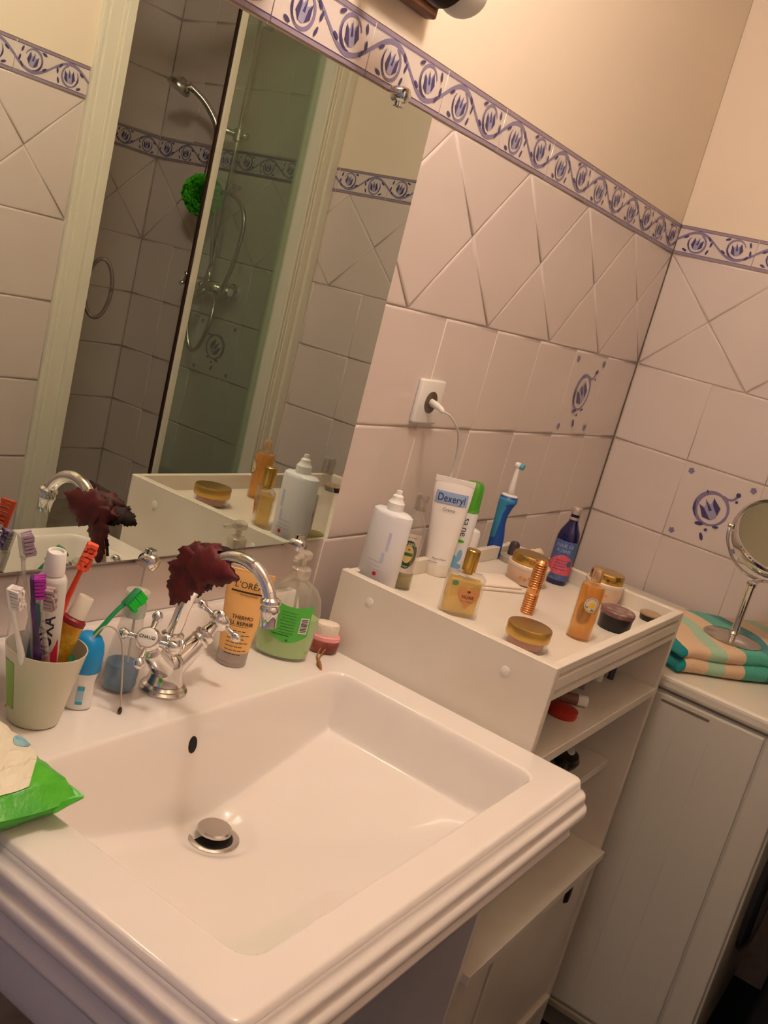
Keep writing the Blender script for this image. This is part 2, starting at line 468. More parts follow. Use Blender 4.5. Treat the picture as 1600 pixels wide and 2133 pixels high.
wall_shower = struct('wall_shower', box(.33, XR + .12, YB - .12, YB - TH + .0005, 0, ZC), grout_m)
tile_wall(wall_shower, (XR, YB, 0), PI, .001, XR - .42, .001, 0, 0, zlo=.4, above=2.36)
wall_divide = struct('wall_shower_left', two_box((.29, .405 - TH, YB, YS - .05, 0, ZC, 0)), None)
tile_wall(wall_divide, (.405, YB, 0), PI / 2, .001, 0.74, .001, 0, 0, zlo=.8, above=2.36)
wall_front = struct('wall_front', two_box((XL - .1, .2926, YF - .12, YF - TH + .0005, 0, ZT, 0), (XL - .1, .2926, YF - .12, YF - .0005, ZT, ZC, 1)), None)
tile_wall(wall_front, (.2926, YF, 0), PI, .001, .2926 - XL, .0, .0, .0, zlo=.6)
wl = bmesh.new()
add_box(wl, XL - .12, XL, YF, -.85, 0, ZC); add_box(wl, XL - .12, XL, -.05, 0, 0, ZC); add_box(wl, XL - .12, XL, -.85, -.05, 2.05, ZC)  # left end opened as an added, unseen doorway to admit the bluish world light
struct('wall_left', bm_mesh(wl), plaster_m)
struct('trim_1', join(box(XL - .13, XL + .015, -.92, -.85, 0, 2.1, .004), box(XL - .13, XL + .015, -.05, -.004, 0, 2.1, .004), box(XL - .13, XL + .015, -.85, -.05, 2.04, 2.12, .004)), pvc_m)
struct('ceiling', box(XL - .12, XR + .12, YB - .12, .12, ZC, ZC + .1), plaster_m)
floor_m = mat('dark_floor_tile', (30, 34, 50), .25, noise=((20, 22, 34), 8, .3, .7))
fl = struct('floor', box(XL - .12, XR + .12, YB - .12, .12, -.1, -.006), mat('floor_grout', (52, 50, 56), .9))
FT = box(.002, .298, .002, .298, -.006, 0, .002, 1); FT.materials.append(floor_m)
for i in range(11):
    for j in range(5):
        o = bpy.data.objects.new('floor_tile', FT); COL.objects.link(o); o.parent = fl; o.location = (XL + .3 * i, -.3 * (j + 1), 0)

# ------------------------------------------------------------------ shower
t = thing('shower_enclosure', 'white framed shower enclosure with tinted glass in the corner opposite the mirror', 'shower', (0, YS, 0))
def prof_post(x0, x1, y0, y1, ridges):
    ms = [box(x0, x1, y0, y1, .12, 2.2, .003)]
    for a, b, d in ridges: ms.append(box(a, b, y1 - .002, y1 + d, .12, 2.2, .002))
    return join(*ms)
obj('jamb', prof_post(.2926, .378, -.06, .018, [(.2926, .305, .004), (.312, .345, .003), (.352, .378, .014)]), pvc_m, t)
obj('jamb', prof_post(1.132, XR - .001, -.06, .016, [(1.132, 1.142, .006), (1.15, 1.158, .004), (1.166, 1.19, .003), (1.198, XR - .001, .010)]), pvc_m, t)
gp = obj('sliding_panel', box(.775, 1.134, -.028, -.022, .16, 2.16), sglass_m, t)
obj('stile', box(.755, .778, -.030, -.014, .15, 2.17, .003), pvc_m, gp)
obj('seal', box(.748, .755, -.027, -.019, .15, 2.17), mat('brown_seal', (52, 26, 16), .6), gp)
obj('fixed_panel', box(.79, 1.134, -.052, -.047, .16, 2.16), thin_glass('shower_glass_rear', (.93, .96, .93), refl=.04), t)
ang = math.radians(48)
lf = obj('pivoting_panel', box(0, .375, -.003, .003, .16, 2.14), sglass2_m, t, loc=(.385, -.035, 0), rot=(0, 0, -ang))
obj('edge_strip', box(.372, .378, -.006, .006, .16, 2.14), thin_glass('strip', (.8, .85, .78), refl=.2, body=(190, 190, 165), bodyw=.4), lf)
rg = []
for k in range(33):
    a = 2 * PI * k / 32; rg.append((.33 + .0 * math.cos(a), .04 + .036 * math.cos(a), 1.235 + .085 * math.sin(a)))
obj('ring_handle', tube(rg, .006, 8, 1), thin_glass('acrylic', (.72, .66, .66), refl=.15, body=(150, 132, 130), bodyw=.45), lf)
obj('top_rail', box(.378, 1.132, -.06, .02, 2.17, 2.22, .004), pvc_m, t)
obj('shower_tray', join(box(.378, 1.132, YB - YS + .01, .005, .0, .13, .012), box(1.11, XR - .01, YB - YS + .01, -.062, .0, .13, .01)), ceramic_m, t, label='white shower tray')

t = thing('shower_set', 'chrome shower set with riser rail, hose and two handled mixer on the tiles', 'shower fittings', (XR, -1.61, 1.3))
obj('riser_rail', join(tube([(-.055, 0, .06), (-.055, 0, .86)], .0085, 12, 1), tube([(-.055, 0, .85), (0, 0, .85)], .008, 10, 1), tube([(-.055, 0, .34), (0, 0, .34)], .008, 10, 1)), chrome_m, t)
obj('slider', join(xf(lathe([(.014, -.022), (.018, -.018), (.018, .018), (.014, .022)], 16), at((-.055, 0, .50))), tube([(-.055, 0, .50), (-.085, -.03, .505), (-.10, -.052, .51)], .011, 10, 3),
    tube([(-.055, .0, .50), (-.05, .035, .50)], [.008, .013], 10, 1)), chrome_m, t)
hs = obj('hand_shower', tube([(-.10, -.052, .475), (-.105, -.062, .52), (-.135, -.10, .575), (-.175, -.145, .612)], [.010, .013, .011, .011], 12, 5), chrome_m, t)
obj('spray_head', xf(lathe([(.012, .03), (.022, .016), (.040, .006), (.043, -.003), (.041, -.010), (.0, -.011)], 24), at((-.195, -.165, .60), (.35, .25, .9))), chromer_m, hs, label='dark underside of shower head')
obj('mixer_body', join(tube([(-.06, -.075, 0), (-.06, .075, 0)], .024, 16, 1), xf(lathe([(.03, 0), (.03, .012), (.018, .02), (.018, .05)], 20), at((0, -.07, 0), (-1, 0, 0))),
    xf(lathe([(.03, 0), (.03, .012), (.018, .02), (.018, .05)], 20), at((0, .07, 0), (-1, 0, 0))), tube([(-.06, 0, 0), (-.06, 0, .07)], [.018, .01], 14, 1),
    tube([(-.06, 0, -.01), (-.10, .005, -.03), (-.14, .01, -.07), (-.15, .01, -.10)], [.014, .012, .012, .013], 12, 4)), chrome_m, t)
for sgn in (-1, 1):
    hd = obj('cross_handle', join(xf(lathe([(.012, 0), (.018, .01), (.018, .03), (.012, .036)], 16), at((-.06, sgn * .075, 0), (0, sgn, 0))),
        *[tube([(-.06, sgn * .098, 0), (-.06 + .032 * math.cos(a), sgn * .098, .032 * math.sin(a))], [.006, .008], 8, 1) for a in (.4, .4 + PI / 2, .4 + PI, .4 + 1.5 * PI)]), chrome_m, t)
    obj('index_disc', xf(lathe([(.013, 0), (.013, .003), (.0, .004)], 16), at((-.06, sgn * .111, 0), (0, sgn, 0))), white_m, hd, label='white index disc')
obj('hose', tube([(-.10, -.052, .47), (-.10, -.066, .36), (-.10, -.062, .20), (-.10, -.04, .0), (-.10, -.015, -.14), (-.10, .02, -.215), (-.10, .055, -.20), (-.10, .085, -.12), (-.085, .075, -.05), (-.07, .05, -.02)], .0072, 10, 8), chromer_m, t)
obj('hose', tube([(-.06, 0, .07), (-.075, -.01, .2), (-.09, .0, .29), (-.10, .05, .31), (-.10, .12, .28), (-.10, .15, .22), (-.10, .14, .10), (-.10, .11, .0), (-.07, .075, -.02)], .007, 10, 8), chromer_m, t)

# green sponge: ruffled ball
def ruffle(R, seed, n=260):
    r = random.Random(seed); vs, fs = [], []
    for i in range(n):
        d = Vector((r.gauss(0, 1), r.gauss(0, 1), r.gauss(0, 1))).normalized(); u = d.orthogonal().normalized(); v = d.cross(u); a0 = r.random() * 6.28
        u, v = u * math.cos(a0) + v * math.sin(a0), v * math.cos(a0) - u * math.sin(a0)
        wv = R * (.16 + .12 * r.random()); b = len(vs)
        for k in range(6):
            q = (k - 2.5) / 2.5; o = v * wv * .35 * (1 if k % 2 else -1)
            vs.append(d * R * .35 + u * wv * q * .4 + o * .3); vs.append(d * R * (.92 + .12 * r.random()) + u * wv * q * 1.5 + o)
        for k in range(5): fs.append((b + 2 * k, b + 2 * k + 1, b + 2 * k + 3, b + 2 * k + 2))
    return mesh_from(vs, fs, smooth=True)
sp = thing('bath_sponge', 'bright green mesh bath sponge hanging on the shower rail', 'sponge', (1.115, -1.655, 1.585))
obj('mesh_ball', ruffle(.066, 4, 480), mat('green_mesh', (86, 206, 36), .7, sss=.1), sp)
obj('cord', tube([(0, 0, .03), (.02, .015, .07), (.055, .045, .055)], .0015, 6, 4), mat('green_mesh', (86, 206, 36)), sp)

# ------------------------------------------------------------------ wall mirror
nM = Vector((-0.01645005, -0.99980162, 0.01123009))
MX0, MX1, MZ0, MZ1 = -.80, 0.0, 1.0112, 1.6816
def my(x, z): return -.006 - (nM.x * (x + .8) + nM.z * (z - 1.4)) / nM.y
t = thing('wall_mirror', 'large frameless rectangular wall mirror above the washbasin', 'mirror', (MX0, 0, MZ0))
cs = [(MX0, MZ0), (MX1, MZ0), (MX1, MZ1), (MX0, MZ1)]
fr = [(x - MX0, my(x, z), z - MZ0) for x, z in cs]; bk = [(x, y + .005, z) for x, y, z in fr]
obj('glass', mesh_from(fr, [(0, 1, 2, 3)]), silver_m, t)
obj('edge', mesh_from(fr + bk, [(4, 7, 6, 5), (0, 4, 5, 1), (1, 5, 6, 2), (2, 6, 7, 3), (3, 7, 4, 0)]), mat('mirror_edge', (96, 92, 74), .4), t, label='dark grey glass edge')
for cx, cz, s in ((-.09, MZ1, 1), (-.075, MZ0, -1), (-.385, MZ0, -1), (-.66, MZ0, -1), (-.66, MZ1, 1)):
    yy = my(cx, cz)
    me = join(xf(lathe([(.0105, 0), (.0115, .004), (.0115, -yy + .006), (.0095, -yy + .0115), (.004, -yy + .0135), (0.0001, -yy + .0138)], 20), at((cx - MX0, 0, cz - MZ0 + s * .005), (0, -1, 0))),
              box(cx - MX0 - .006, cx - MX0 + .006, yy - .006, yy - .0005, cz - MZ0 - s * .012 if s > 0 else cz - MZ0, cz - MZ0 if s > 0 else cz - MZ0 + .012, .0015))
    obj('clip', me, chrome_m, t, label='chrome mirror clip')

# ------------------------------------------------------------------ lamp above the mirror
wood_m = mat('brown_wood', (112, 70, 46), .4, noise=((78, 44, 30), 14, .3, .7))
t = thing('mirror_lamp', 'brown wooden lamp bar with white globe spots on the wall above the mirror', 'lamp', (-.06, 0, 1.797))
obj('wooden_bar', join(box(-.69, 0, -.022, -.001, 0, .075, .004), box(-.685, -.005, -.027, -.02, .012, .063, .004)), wood_m, t)
def globe(x, lit, d, k):
    c = Vector((x, -.105, .010 if k else .018))
    arm = obj('spot_arm', tube([(x - .07, -.02, .035), (x - .07, -.06, .03), (c.x - d[0] * .055, -.10, c.z + .008)], .009, 10, 4), mat('dark_bronze', (38, 26, 22), .4, .6), t)
    obj('spot_cup', xf(lathe([(.012, -.075), (.026, -.065), (.036, -.035), (.037, -.018), (.034, -.016)], 24), at(c, d)), mat('dark_bronze', (38, 26, 22)), arm)
    em = mat('opal_globe', (214, 208, 198), .35)
    pr = [(.034 * math.cos(a), .034 * math.sin(a) + .006) for a in [-.55 + (PI / 2 + .55) * i / 12 for i in range(12)]] + [(.0002, .040)]
    obj('globe', xf(lathe(pr, 24), at(c, d)), em, arm, label='white globe bulb')
globe(-.085, False, (.95, -.2, -.12), 0)
globe(-.34, False, (.1, -.6, -.8), 1)
globe(-.60, False, (-.2, -.6, -.8), 2)

# ------------------------------------------------------------------ ceiling lamp: the light of the room
t = thing('ceiling_lamp', 'lit round white globe lamp hanging under the ceiling above the basin', 'lamp', (-.32, -.42, ZC))
obj('canopy', lathe([(.05, -.02), (.055, -.012), (.055, 0)], 28), white_m, t)
obj('stem', lathe([(.008, -.045), (.008, -.018)], 12), chrome_m, t)
gm = bpy.data.materials.new('glowing_globe'); gm.use_nodes = True; gb = gm.node_tree.nodes['Principled BSDF']
gb.inputs['Base Color'].default_value = (1, .95, .9, 1); gb.inputs['Emission Color'].default_value = (*LAMP_COL, 1); gb.inputs['Emission Strength'].default_value = LAMP_GLOW
obj('globe', lathe([(.0001, -.205)] + [(.08 * math.sin(PI * k / 16), -.125 - .08 * math.cos(PI * k / 16)) for k in range(1, 16)] + [(.0001, -.045)], 32), gm, t)

# ------------------------------------------------------------------ washbasin
BX0, BX1, BY0, BZ = -.746, -.031, -.556, .859
bx0, bx1, by0, by1 = -.678, -.100, -.506, -.171
DX, DY, DZ = -.385, -.226, .707
def sd_rr(x, y, x0, x1, y0, y1, r):
    cx, cy = (x0 + x1) / 2, (y0 + y1) / 2; qx = abs(x - cx) - (x1 - x0) / 2 + r; qy = abs(y - cy) - (y1 - y0) / 2 + r
    return math.hypot(max(qx, 0), max(qy, 0)) + min(max(qx, qy), 0) - r
def sm(t): t = max(0, min(1, t)); return t * t * (3 - 2 * t)
def basin_z(x, y):
    z = BZ
    if y > -.045: z += .063 * sm((y + .045) / .033)
    d = -sd_rr(x, y, BX0, BX1, BY0, .06, .014)
    Rr = .007
    if d < Rr: z = BZ - (Rr - math.sqrt(max(0, Rr * Rr - (Rr - max(d, 0)) ** 2))) + (z - BZ)
    if d < 0: z -= min(.03, -d * 4)
    b = -sd_rr(x, y, bx0, bx1, by0, by1, .022)
    if b > -.006:
        tx = abs(x - DX) / (bx1 - DX if x > DX else DX - bx0); ty = max(0, (DY - y)) / (DY - by0)
        k = 12; tt = math.log(math.exp(k * tx) + math.exp(k * ty) + math.exp(k * .08)) / k
        fz = DZ + .082 * max(0, min(1.0, tt - .10))
        rr = math.hypot(x - DX, y - DY)
        fz = fz + (DZ - fz) * (1 - sm((rr - .03) / .03))
        wd = .062
        u = (b + .006) / wd
        wall = .82 * (1 - sm(u / .46)) + .18 * (1 - max(0, min(1, u))) ** 2
        z = fz + (BZ - fz) * wall if u > 0 else z
    return z
def ticks(lo, hi, fine):
    xs = {lo, hi}; x = lo
    while x < hi:
        d = min(abs(x - f) for f in fine); st = .0022 if d < .040 else .006
        xs.add(x); x += st
    return sorted(xs)
xs = ticks(BX0, BX1, [BX0, BX1, bx0 + .015, bx1 - .015]); ys = ticks(BY0, -.0015, [BY0, by0 + .015, by1 - .015, -.03])
vs = [(x, y, basin_z(x, y)) for y in ys for x in xs]; nx = len(xs)
fs = [(j * nx + i, j * nx + i + 1, (j + 1) * nx + i + 1, (j + 1) * nx + i) for j in range(len(ys) - 1) for i in range(nx - 1)]
basin_top = mesh_from(vs, fs, smooth=True)
def basin_path(o, r=.014):
    """outline of the basin (left, front, right) pushed out by o"""
    P = [(BX0 - o, -.0015)]
    for cx, cy, a0 in ((BX0 + r, BY0 + r, 180), (BX1 - r, BY0 + r, 270)):
        for k in range(9):
            a = math.radians(a0 + 90 * k / 8); P.append((cx + (r + o) * math.cos(a), cy + (r + o) * math.sin(a)))
    P.append((BX1 + o, -.48)); P.append((BX1 + o, -.0015)); return P
prof = [(-.003, BZ - .0065), (0, BZ - .0075), (.0015, BZ - .012), (.0035, BZ - .0155), (.0075, BZ - .0175), (.0105, BZ - .0195), (.012, BZ - .023), (.012, BZ - .027), (.0105, BZ - .030),
        (.011, BZ - .0325), (.0145, BZ - .0345), (.0175, BZ - .037), (.019, BZ - .041), (.019, BZ - .046), (.017, BZ - .050), (.012, BZ - .053), (.007, BZ - .056), (.0055, BZ - .062),
        (.0055, BZ - .078), (.0075, BZ - .080), (.0075, BZ - .086), (.0, BZ - .088), (-.03, BZ - .086)]
prof = [(min(o, .0) if False else o, z) for o, z in prof]
def side_clip(p): return (min(p[0], BX1 + .0005) if False else p[0], p[1])
vs, fs = [], []
for o, z in prof:
    for x, y in basin_path(o * 1.0): vs.append((min(x, BX1 - .0005 + max(0, o) * (0 if y > -.481 else 1)), y, z))
n = len(basin_path(0))
for i in range(len(prof) - 1):
    for k in range(n - 1): a = i * n + k; fs.append((a, a + 1, a + n + 1, a + n))
mould = mesh_from(vs, fs, smooth=True)
t = thing('washbasin', 'wide white ceramic washbasin with rectangular bowl and moulded rim under the mirror', 'washbasin', (0, 0, 0))
obj('basin', join(basin_top, mould), ceramic_m, t).data.shade_smooth()
obj('underside', box(bx0, bx1, by0 + .02, -.02, .60, .70, .04, 4, True), ceramic_m, t)
obj('pedestal', lathe([((.15, .13), 0), ((.14, .12), .03), ((.10, .09), .12), ((.085, .075), .4), ((.12, .10), .62), ((.14, .12), .66)], 32, pw=3), ceramic_m, t, loc=(-.39, -.2, 0))
dr = obj('drain_ring', lathe([(.034, -.002), (.0345, .0008), (.031, .0022), (.0265, .0008), (.0255, -.006)], 36, closed=False), chromer_m, t, loc=(DX, DY, DZ + .001))
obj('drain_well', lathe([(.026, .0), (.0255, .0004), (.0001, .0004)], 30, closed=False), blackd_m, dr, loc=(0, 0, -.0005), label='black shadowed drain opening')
obj('stopper', lathe([(.006, .0), (.006, .008), (.019, .009), (.0225, .0105), (.0225, .0135), (.0205, .0155), (.0001, .0162)], 32), chromer_m, dr, label='round metal pop-up stopper')
ohx = -.404; ohy = max((y for y in [by1 - .0005 * k for k in range(1, 70)] if basin_z(ohx, y) < .823), default=-.18)
og = (basin_z(ohx, ohy + .001) - basin_z(ohx, ohy - .001)) / .002; on_ = Vector((0, -og, 1)).normalized()
oh = obj('overflow_hole', lathe([((.0078, .0115), -.001), ((.0075, .0112), .0006), ((.0002, .0002), .0007)], 28), blackd_m, t, label='dark oval overflow hole')
oh.matrix_local = Matrix.Translation((ohx, ohy, basin_z(ohx, ohy))) @ orient(on_)

# ------------------------------------------------------------------ tap
t = thing('basin_tap', 'old fashioned chrome two handled tap with swan neck standing behind the bowl', 'tap', (-.394, -.097, BZ))
obj('base_plate', lathe([(.031, 0), (.0315, .003), (.028, .006), (.0285, .008), (.024, .011), (.021, .013)], 36), chromer_m, t)
obj('body', join(lathe([(.0245, .012), (.0225, .018), (.0212, .026), (.0200, .036), (.0180, .046), (.013, .052)], 28),
    tube([(-.004, 0, .030), (-.028, -.004, .052), (-.042, -.006, .066)], [.018, .015, .0125], 16, 4), tube([(.004, 0, .030), (.028, -.004, .052), (.042, -.006, .066)], [.018, .015, .0125], 16, 4)), chrome_m, t)
obj('neck_bulb', xf(lathe([(.011, 0), (.0145, .006), (.0165, .014), (.0155, .022), (.013, .027), (.0148, .028), (.0148, .031), (.0115, .033)], 28), at((0, .004, .046))), chrome_m, t)
sp_ = [(0, .005, .075), (0, .0, .095), (0, -.004, .118), (0, -.014, .148), (0, -.030, .178), (0, -.052, .202), (0, -.078, .211), (0, -.104, .207), (0, -.124, .192), (0, -.135, .174)]
so = obj('swan_neck', tube(sp_, [.0098, .0092, .0088, .0086, .0085, .0084], 18, 6), chrome_m, t)
obj('spout_end', xf(lathe([(.0088, -.006), (.0125, -.003), (.013, .001), (.0105, .004), (.0122, .007), (.0125, .010), (.0105, .014), (.0098, .026), (.0102, .030), (.008, .030)], 24), at((0, -.134, .177), (0, -.17, -1))), chrome_m, so)
for sgn, word in ((-1, 'CHAUD'), (1, 'FROID')):
    ax = Vector((sgn * .62, -.32 if sgn < 0 else -.10, .60)).normalized(); p0 = Vector((sgn * .042, -.006, .066))
    hd = obj('cross_handle', join(xf(lathe([(.0125, -.004), (.0145, .0), (.0125, .004), (.014, .007), (.014, .011), (.0095, .014), (.008, .022), (.0085, .026), (.0135, .029), (.0155, .034), (.0155, .040), (.0135, .043)], 24), at(p0, ax)),
        *[xf(join(xf(lathe([(.0048, .010), (.0035, .018), (.0042, .024), (.0028, .025)], 12), Matrix.Identity(4)), xf(lathe([(.0001, .0235), (.0040, .025), (.0066, .0295), (.0068, .032), (.0048, .0365), (.0001, .0388)], 16), Matrix.Identity(4))),
             at(p0 + ax * .036) @ orient(ax) @ Matrix.Rotation(a + .5, 4, 'Z') @ Matrix.Rotation(PI / 2, 4, 'Y')) for a in (0, PI / 2, PI, 1.5 * PI)]), chrome_m, t)
    dk_ = obj('porcelain_disc', xf(lathe([(.0118, 0), (.0122, .0016), (.0105, .0026), (.0001, .003)], 24), at(p0 + ax * .0425, ax)), mat('porcelain', (228, 222, 216), .15), hd, label='white porcelain index disc')
    M = at(p0 + ax * .0458) @ orient(ax) @ Matrix.Rotation(math.radians(-60 if sgn < 0 else 40), 4, 'Z')
    obj('lettering', xf(wrap(text_bold(word, .0058), lambda u, v: (u, v, 0)), M), mat('ink', (50, 44, 46), .6), dk_)

# dark red leaf sprig laid over the swan neck
leaf_m = mat('wine_red_leaf', (104, 22, 28), .6, noise=((66, 14, 20), 60, .35, .7), bump=(120, .4, .001))
leafd_m = mat('dark_leaf', (48, 16, 18), .7, noise=((30, 12, 12), 60, .35, .7))
def leaf(p0, tip, width, nrm, lobes=3, curl=.006, n=22, seed=0, base=.18):
    """a serrated, folded blade from p0 to tip with teeth along both edges"""
    r = random.Random(seed); p0, tip = Vector(p0), Vector(tip); ax = tip - p0; L = ax.length; ax = ax / L
    nn = Vector(nrm); nn = (nn - ax * nn.dot(ax)).normalized(); sd = ax.cross(nn); vs, fs = [], []
    for i in range(n + 1):
        f = i / n; wv = width * (math.sin(PI * min(1, base + (1 - base) * f) ** .8) ** .8 if f < 1 else 0) * (1 + .16 * math.sin(f * lobes * 2 * PI)) * (1 + (.07 if i % 2 else -.05))
        for j in range(-3, 4):
            q = j / 3; vs.append(p0 + ax * (f * L + (.0022 * abs(q) if i % 2 else 0)) + sd * wv * .5 * q + nn * (curl * (1 - q * q) * 1.0 + curl * .7 * math.sin(f * PI) + r.uniform(-.0006, .0006)))
    for i in range(n):
        for j in range(6): a = i * 7 + j; fs.append((a, a + 1, a + 8, a + 7))
    me = mesh_from(vs, fs, smooth=True)
    bm = bmesh.new(); bm.from_mesh(me); bmesh.ops.solidify(bm, geom=bm.faces[:], thickness=.0008); bm.to_mesh(me); bm.free(); return me
t = thing('leaf_sprig', 'dark wine red serrated leaves draped over the swan neck of the tap', 'decoration', (-.394, -.125, 1.05))
c0 = Vector((-.394, -.125, 1.05)); L_ = lambda x, y, z: Vector((x, y, z)) - c0
for nm, a, b, wd, nr, m, sd in (('leaf', (-.399, -.112, 1.052), (-.403, -.088, .976), .054, (-1, -.25, .1), leaf_m, 1),
                                ('leaf', (-.401, -.092, 1.040), (-.402, -.184, 1.048), .050, (-1, -.5, .3), leaf_m, 2),
                                ('leaf', (-.400, -.130, 1.040), (-.395, -.078, 1.046), .034, (-.8, -.3, .5), leaf_m, 3),
                                ('leaf', (-.392, -.135, 1.060), (-.372, -.092, 1.052), .026, (-.6, -.4, .8), leaf_m, 4),
                                ('leaf', (-.384, -.105, 1.056), (-.374, -.172, 1.064), .016, (-.2, -.2, 1), leafd_m, 5),
                                ('leaf', (-.382, -.132, 1.044), (-.382, -.098, .984), .026, (-1, -.1, .0), leafd_m, 6),
                                ('leaf', (-.392, -.10, 1.048), (-.372, -.068, 1.038), .036, (0, .8, .5), leafd_m, 7)):
    obj(nm, leaf(L_(*a), L_(*b), wd, nr, seed=sd), m, t)
obj('stem', tube([L_(-.399, -.125, 1.052), L_(-.402, -.118, 1.058), L_(-.390, -.116, 1.062), L_(-.386, -.125, 1.05)], .0016, 6, 4), leafd_m, t)

# ------------------------------------------------------------------ cabinet
CX0, CX1, CY0, CY1, CZ = -.0306, .572, -.471, -.0852, .9865
TZ = .957
t = thing('bathroom_cabinet', 'white open cabinet with tray top and shelves standing right of the washbasin', 'cabinet', ((CX0 + CX1) / 2, (CY0 + CY1) / 2, 0))
ox, oy = (CX0 + CX1) / 2, (CY0 + CY1) / 2
def cbox(x0, x1, y0, y1, z0, z1, bev=.0012): return box(x0 - ox, x1 - ox, y0 - oy, y1 - oy, z0, z1, bev, 1)
PT = .016
lp = obj('side_panel', cbox(CX0, CX0 + PT, CY0, CY1, .03, CZ), lacq_m, t)
obj('side_panel', cbox(CX1 - PT, CX1, CY0, CY1, .03, CZ), lacq_m, t)
for yy, zz in ((-.150, .955), (-.398, .950)):
    obj('screw_cap', xf(lathe([(.0072, 0), (.0068, .0012), (.004, .0018), (.0001, .002)], 18), at((CX0 - ox, yy - oy, zz), (-1, 0, 0))), whitem_m, lp, label='small round white screw cap')
obj('tray_board', cbox(CX0 + PT, CX1 - PT, CY0 + .014, CY1, TZ - .014, TZ), lacq_m, t)
obj('back_rail', cbox(CX0 + PT, CX1 - PT, CY1 - .012, CY1 + .0, TZ, CZ - .002), lacq_m, t)
def rail(x0, x1, pts):
    n = len(pts); vs = [(x0 - ox, y - oy, z) for y, z in pts] + [(x1 - ox, y - oy, z) for y, z in pts]
    return mesh_from(vs, [(i, (i + 1) % n, (i + 1) % n + n, i + n) for i in range(n)] + [tuple(range(n - 1, -1, -1)), tuple(range(n, 2 * n))])
fy = CY0
obj('front_rail', rail(CX0 + PT, CX1 - PT, [(fy + .014, CZ), (fy + .001, CZ), (fy, CZ - .001), (fy, .9745), (fy + .009, .9725), (fy + .009, .9690), (fy - .001, .9670), (fy - .001, .9500), (fy + .009, .9480),
    (fy + .009, .9445), (fy + .0005, .9425), (fy + .0005, .933), (fy + .002, .9315), (fy + .014, .9315)]), lacq_m, t)
obj('shelf', cbox(CX0 + PT, CX1 - PT, CY0, CY1, .813, .831), lacq_m, t)
obj('shelf', cbox(CX0 + PT, CX1 - PT, CY0 + .04, CY1, .640, .656), lacq_m, t)
obj('shelf', cbox(CX0 + PT, CX1 - PT, CY0 - .012, CY1, .458, .476), lacq_m, t)
obj('shelf', cbox(CX0 + PT, CX1 - PT, CY0 - .004, CY1, .11, .128), lacq_m, t)
obj('back_panel', cbox(CX0 + PT, CX1 - PT, CY1 - .006, CY1, .128, TZ - .014), lacq_m, t)
obj('plinth', cbox(CX0 + PT, CX1 - PT, CY0 + .03, CY0 + .045, .0, .11), lacq_m, t)
d1 = obj('door', cbox(CX0 + PT + .002, .122, CY0 + .006, CY0 + .022, .135, .450), lacq_m, t)
d2 = obj('door', cbox(.140, CX1 - PT - .002, CY0 + .006, CY0 + .022, .135, .450), lacq_m, t)
for d, xx in ((d2, .445),):
    obj('handle', xf(lathe([((.008, .024), 0), ((.0078, .0235), .003), ((.0055, .018), .008), ((.0001, .0001), .009)], 20), Matrix.Translation((xx - ox, CY0 + .006 - oy, .418)) @ Matrix.Rotation(PI / 2, 4, 'X')),
        mat('bronze', (64, 54, 46), .4, .5), d, label='dark oval door handle')

# ------------------------------------------------------------------ things on the tray
ink_m = mat('ink', (50, 44, 46), .6)
CAMX, CAMY = -1.305, -.896
def face(x, y, off=0.0):     # rotation so that local -y looks towards where the photographer stands
    return math.atan2(CAMY - y, CAMX - x) + PI / 2 + off

# white contact-lens solution bottle
t = thing('solution_bottle', 'white flat oval squeeze bottle with nozzle cap, nearest the mirror on the cabinet', 'bottle', (.021, -.120, TZ), math.radians(-90))
b = obj('body', lathe([((.034, .019), 0), ((.036, .021), .003), ((.036, .021), .128), ((.035, .020), .133), ((.030, .016), .1365), ((.012, .010), .138)], 40), mat('bottle_white', (232, 230, 234), .3), t)
obj('nozzle', lathe([(.0135, .137), (.0135, .150), (.011, .153), (.0085, .157), (.0085, .161), (.0050, .164), (.0045, .170), (.0002, .171)], 24), white_m, t)
obj('label_print', wrap(merge2(patch(-.012, .010, .018, .021), patch(-.012, .016, .040, .0415), patch(-.012, .012, .046, .0475), patch(-.012, .013, .053, .0545)), on_ell(.036, .021, 0)), mat('print_grey', (196, 194, 210), .5), b)
obj('label_print', wrap(merge2(patch(.014, .019, .075, .105, 4, 4), patch(.010, .015, .055, .07, 3, 2)), on_ell(.036, .021, 0)), mat('print_lilac', (196, 198, 222), .5), b)
obj('red_dot', wrap(disc(.006, .034, .0035, .0035), on_ell(.036, .021, 0, .0006)), mat('red', (200, 30, 52), .4), b, label='red dot')

# clear massage-oil bottle with green oval label
t = thing('oil_bottle', 'clear glass bottle with green oval label and olive oil in the bottom', 'bottle', (.093, -.124, TZ), face(.093, -.124))
b = obj('body', lathe([(.0185, 0), (.0195, .003), (.0195, .095), (.0185, .105), (.014, .117), (.0095, .125), (.0088, .13), (.0088, .138)], 32, pw=2.6), tglass_m, t)
obj('oil', lathe([(.0178, .004), (.0180, .006), (.0180, .026), (.0001, .026)], 28, pw=2.6), thin_glass('olive_oil', (.72, .66, .22), refl=.05, body=(160, 150, 60), bodyw=.35), b, label='olive green oil')
obj('cap', lathe([(.0105, .136), (.0108, .150), (.0112, .151), (.0108, .160), (.0095, .163), (.0001, .1635)], 24), thin_glass('grey_clear_cap', (.80, .76, .72), refl=.15, body=(170, 158, 150), bodyw=.3), t)
lb = obj('label', wrap(patch(-.018, .018, .030, .098, 12), on_cyl(.0200, 0)), mat('clear_label', (226, 216, 206), .5), b)
lb.data.materials[0] = mat('label_cream', (224, 210, 200), .5)
obj('oval', wrap(disc(0, .062, .0155, .0245), on_cyl(.0203, 0)), mat('bottle_green', (32, 74, 50), .5), lb)
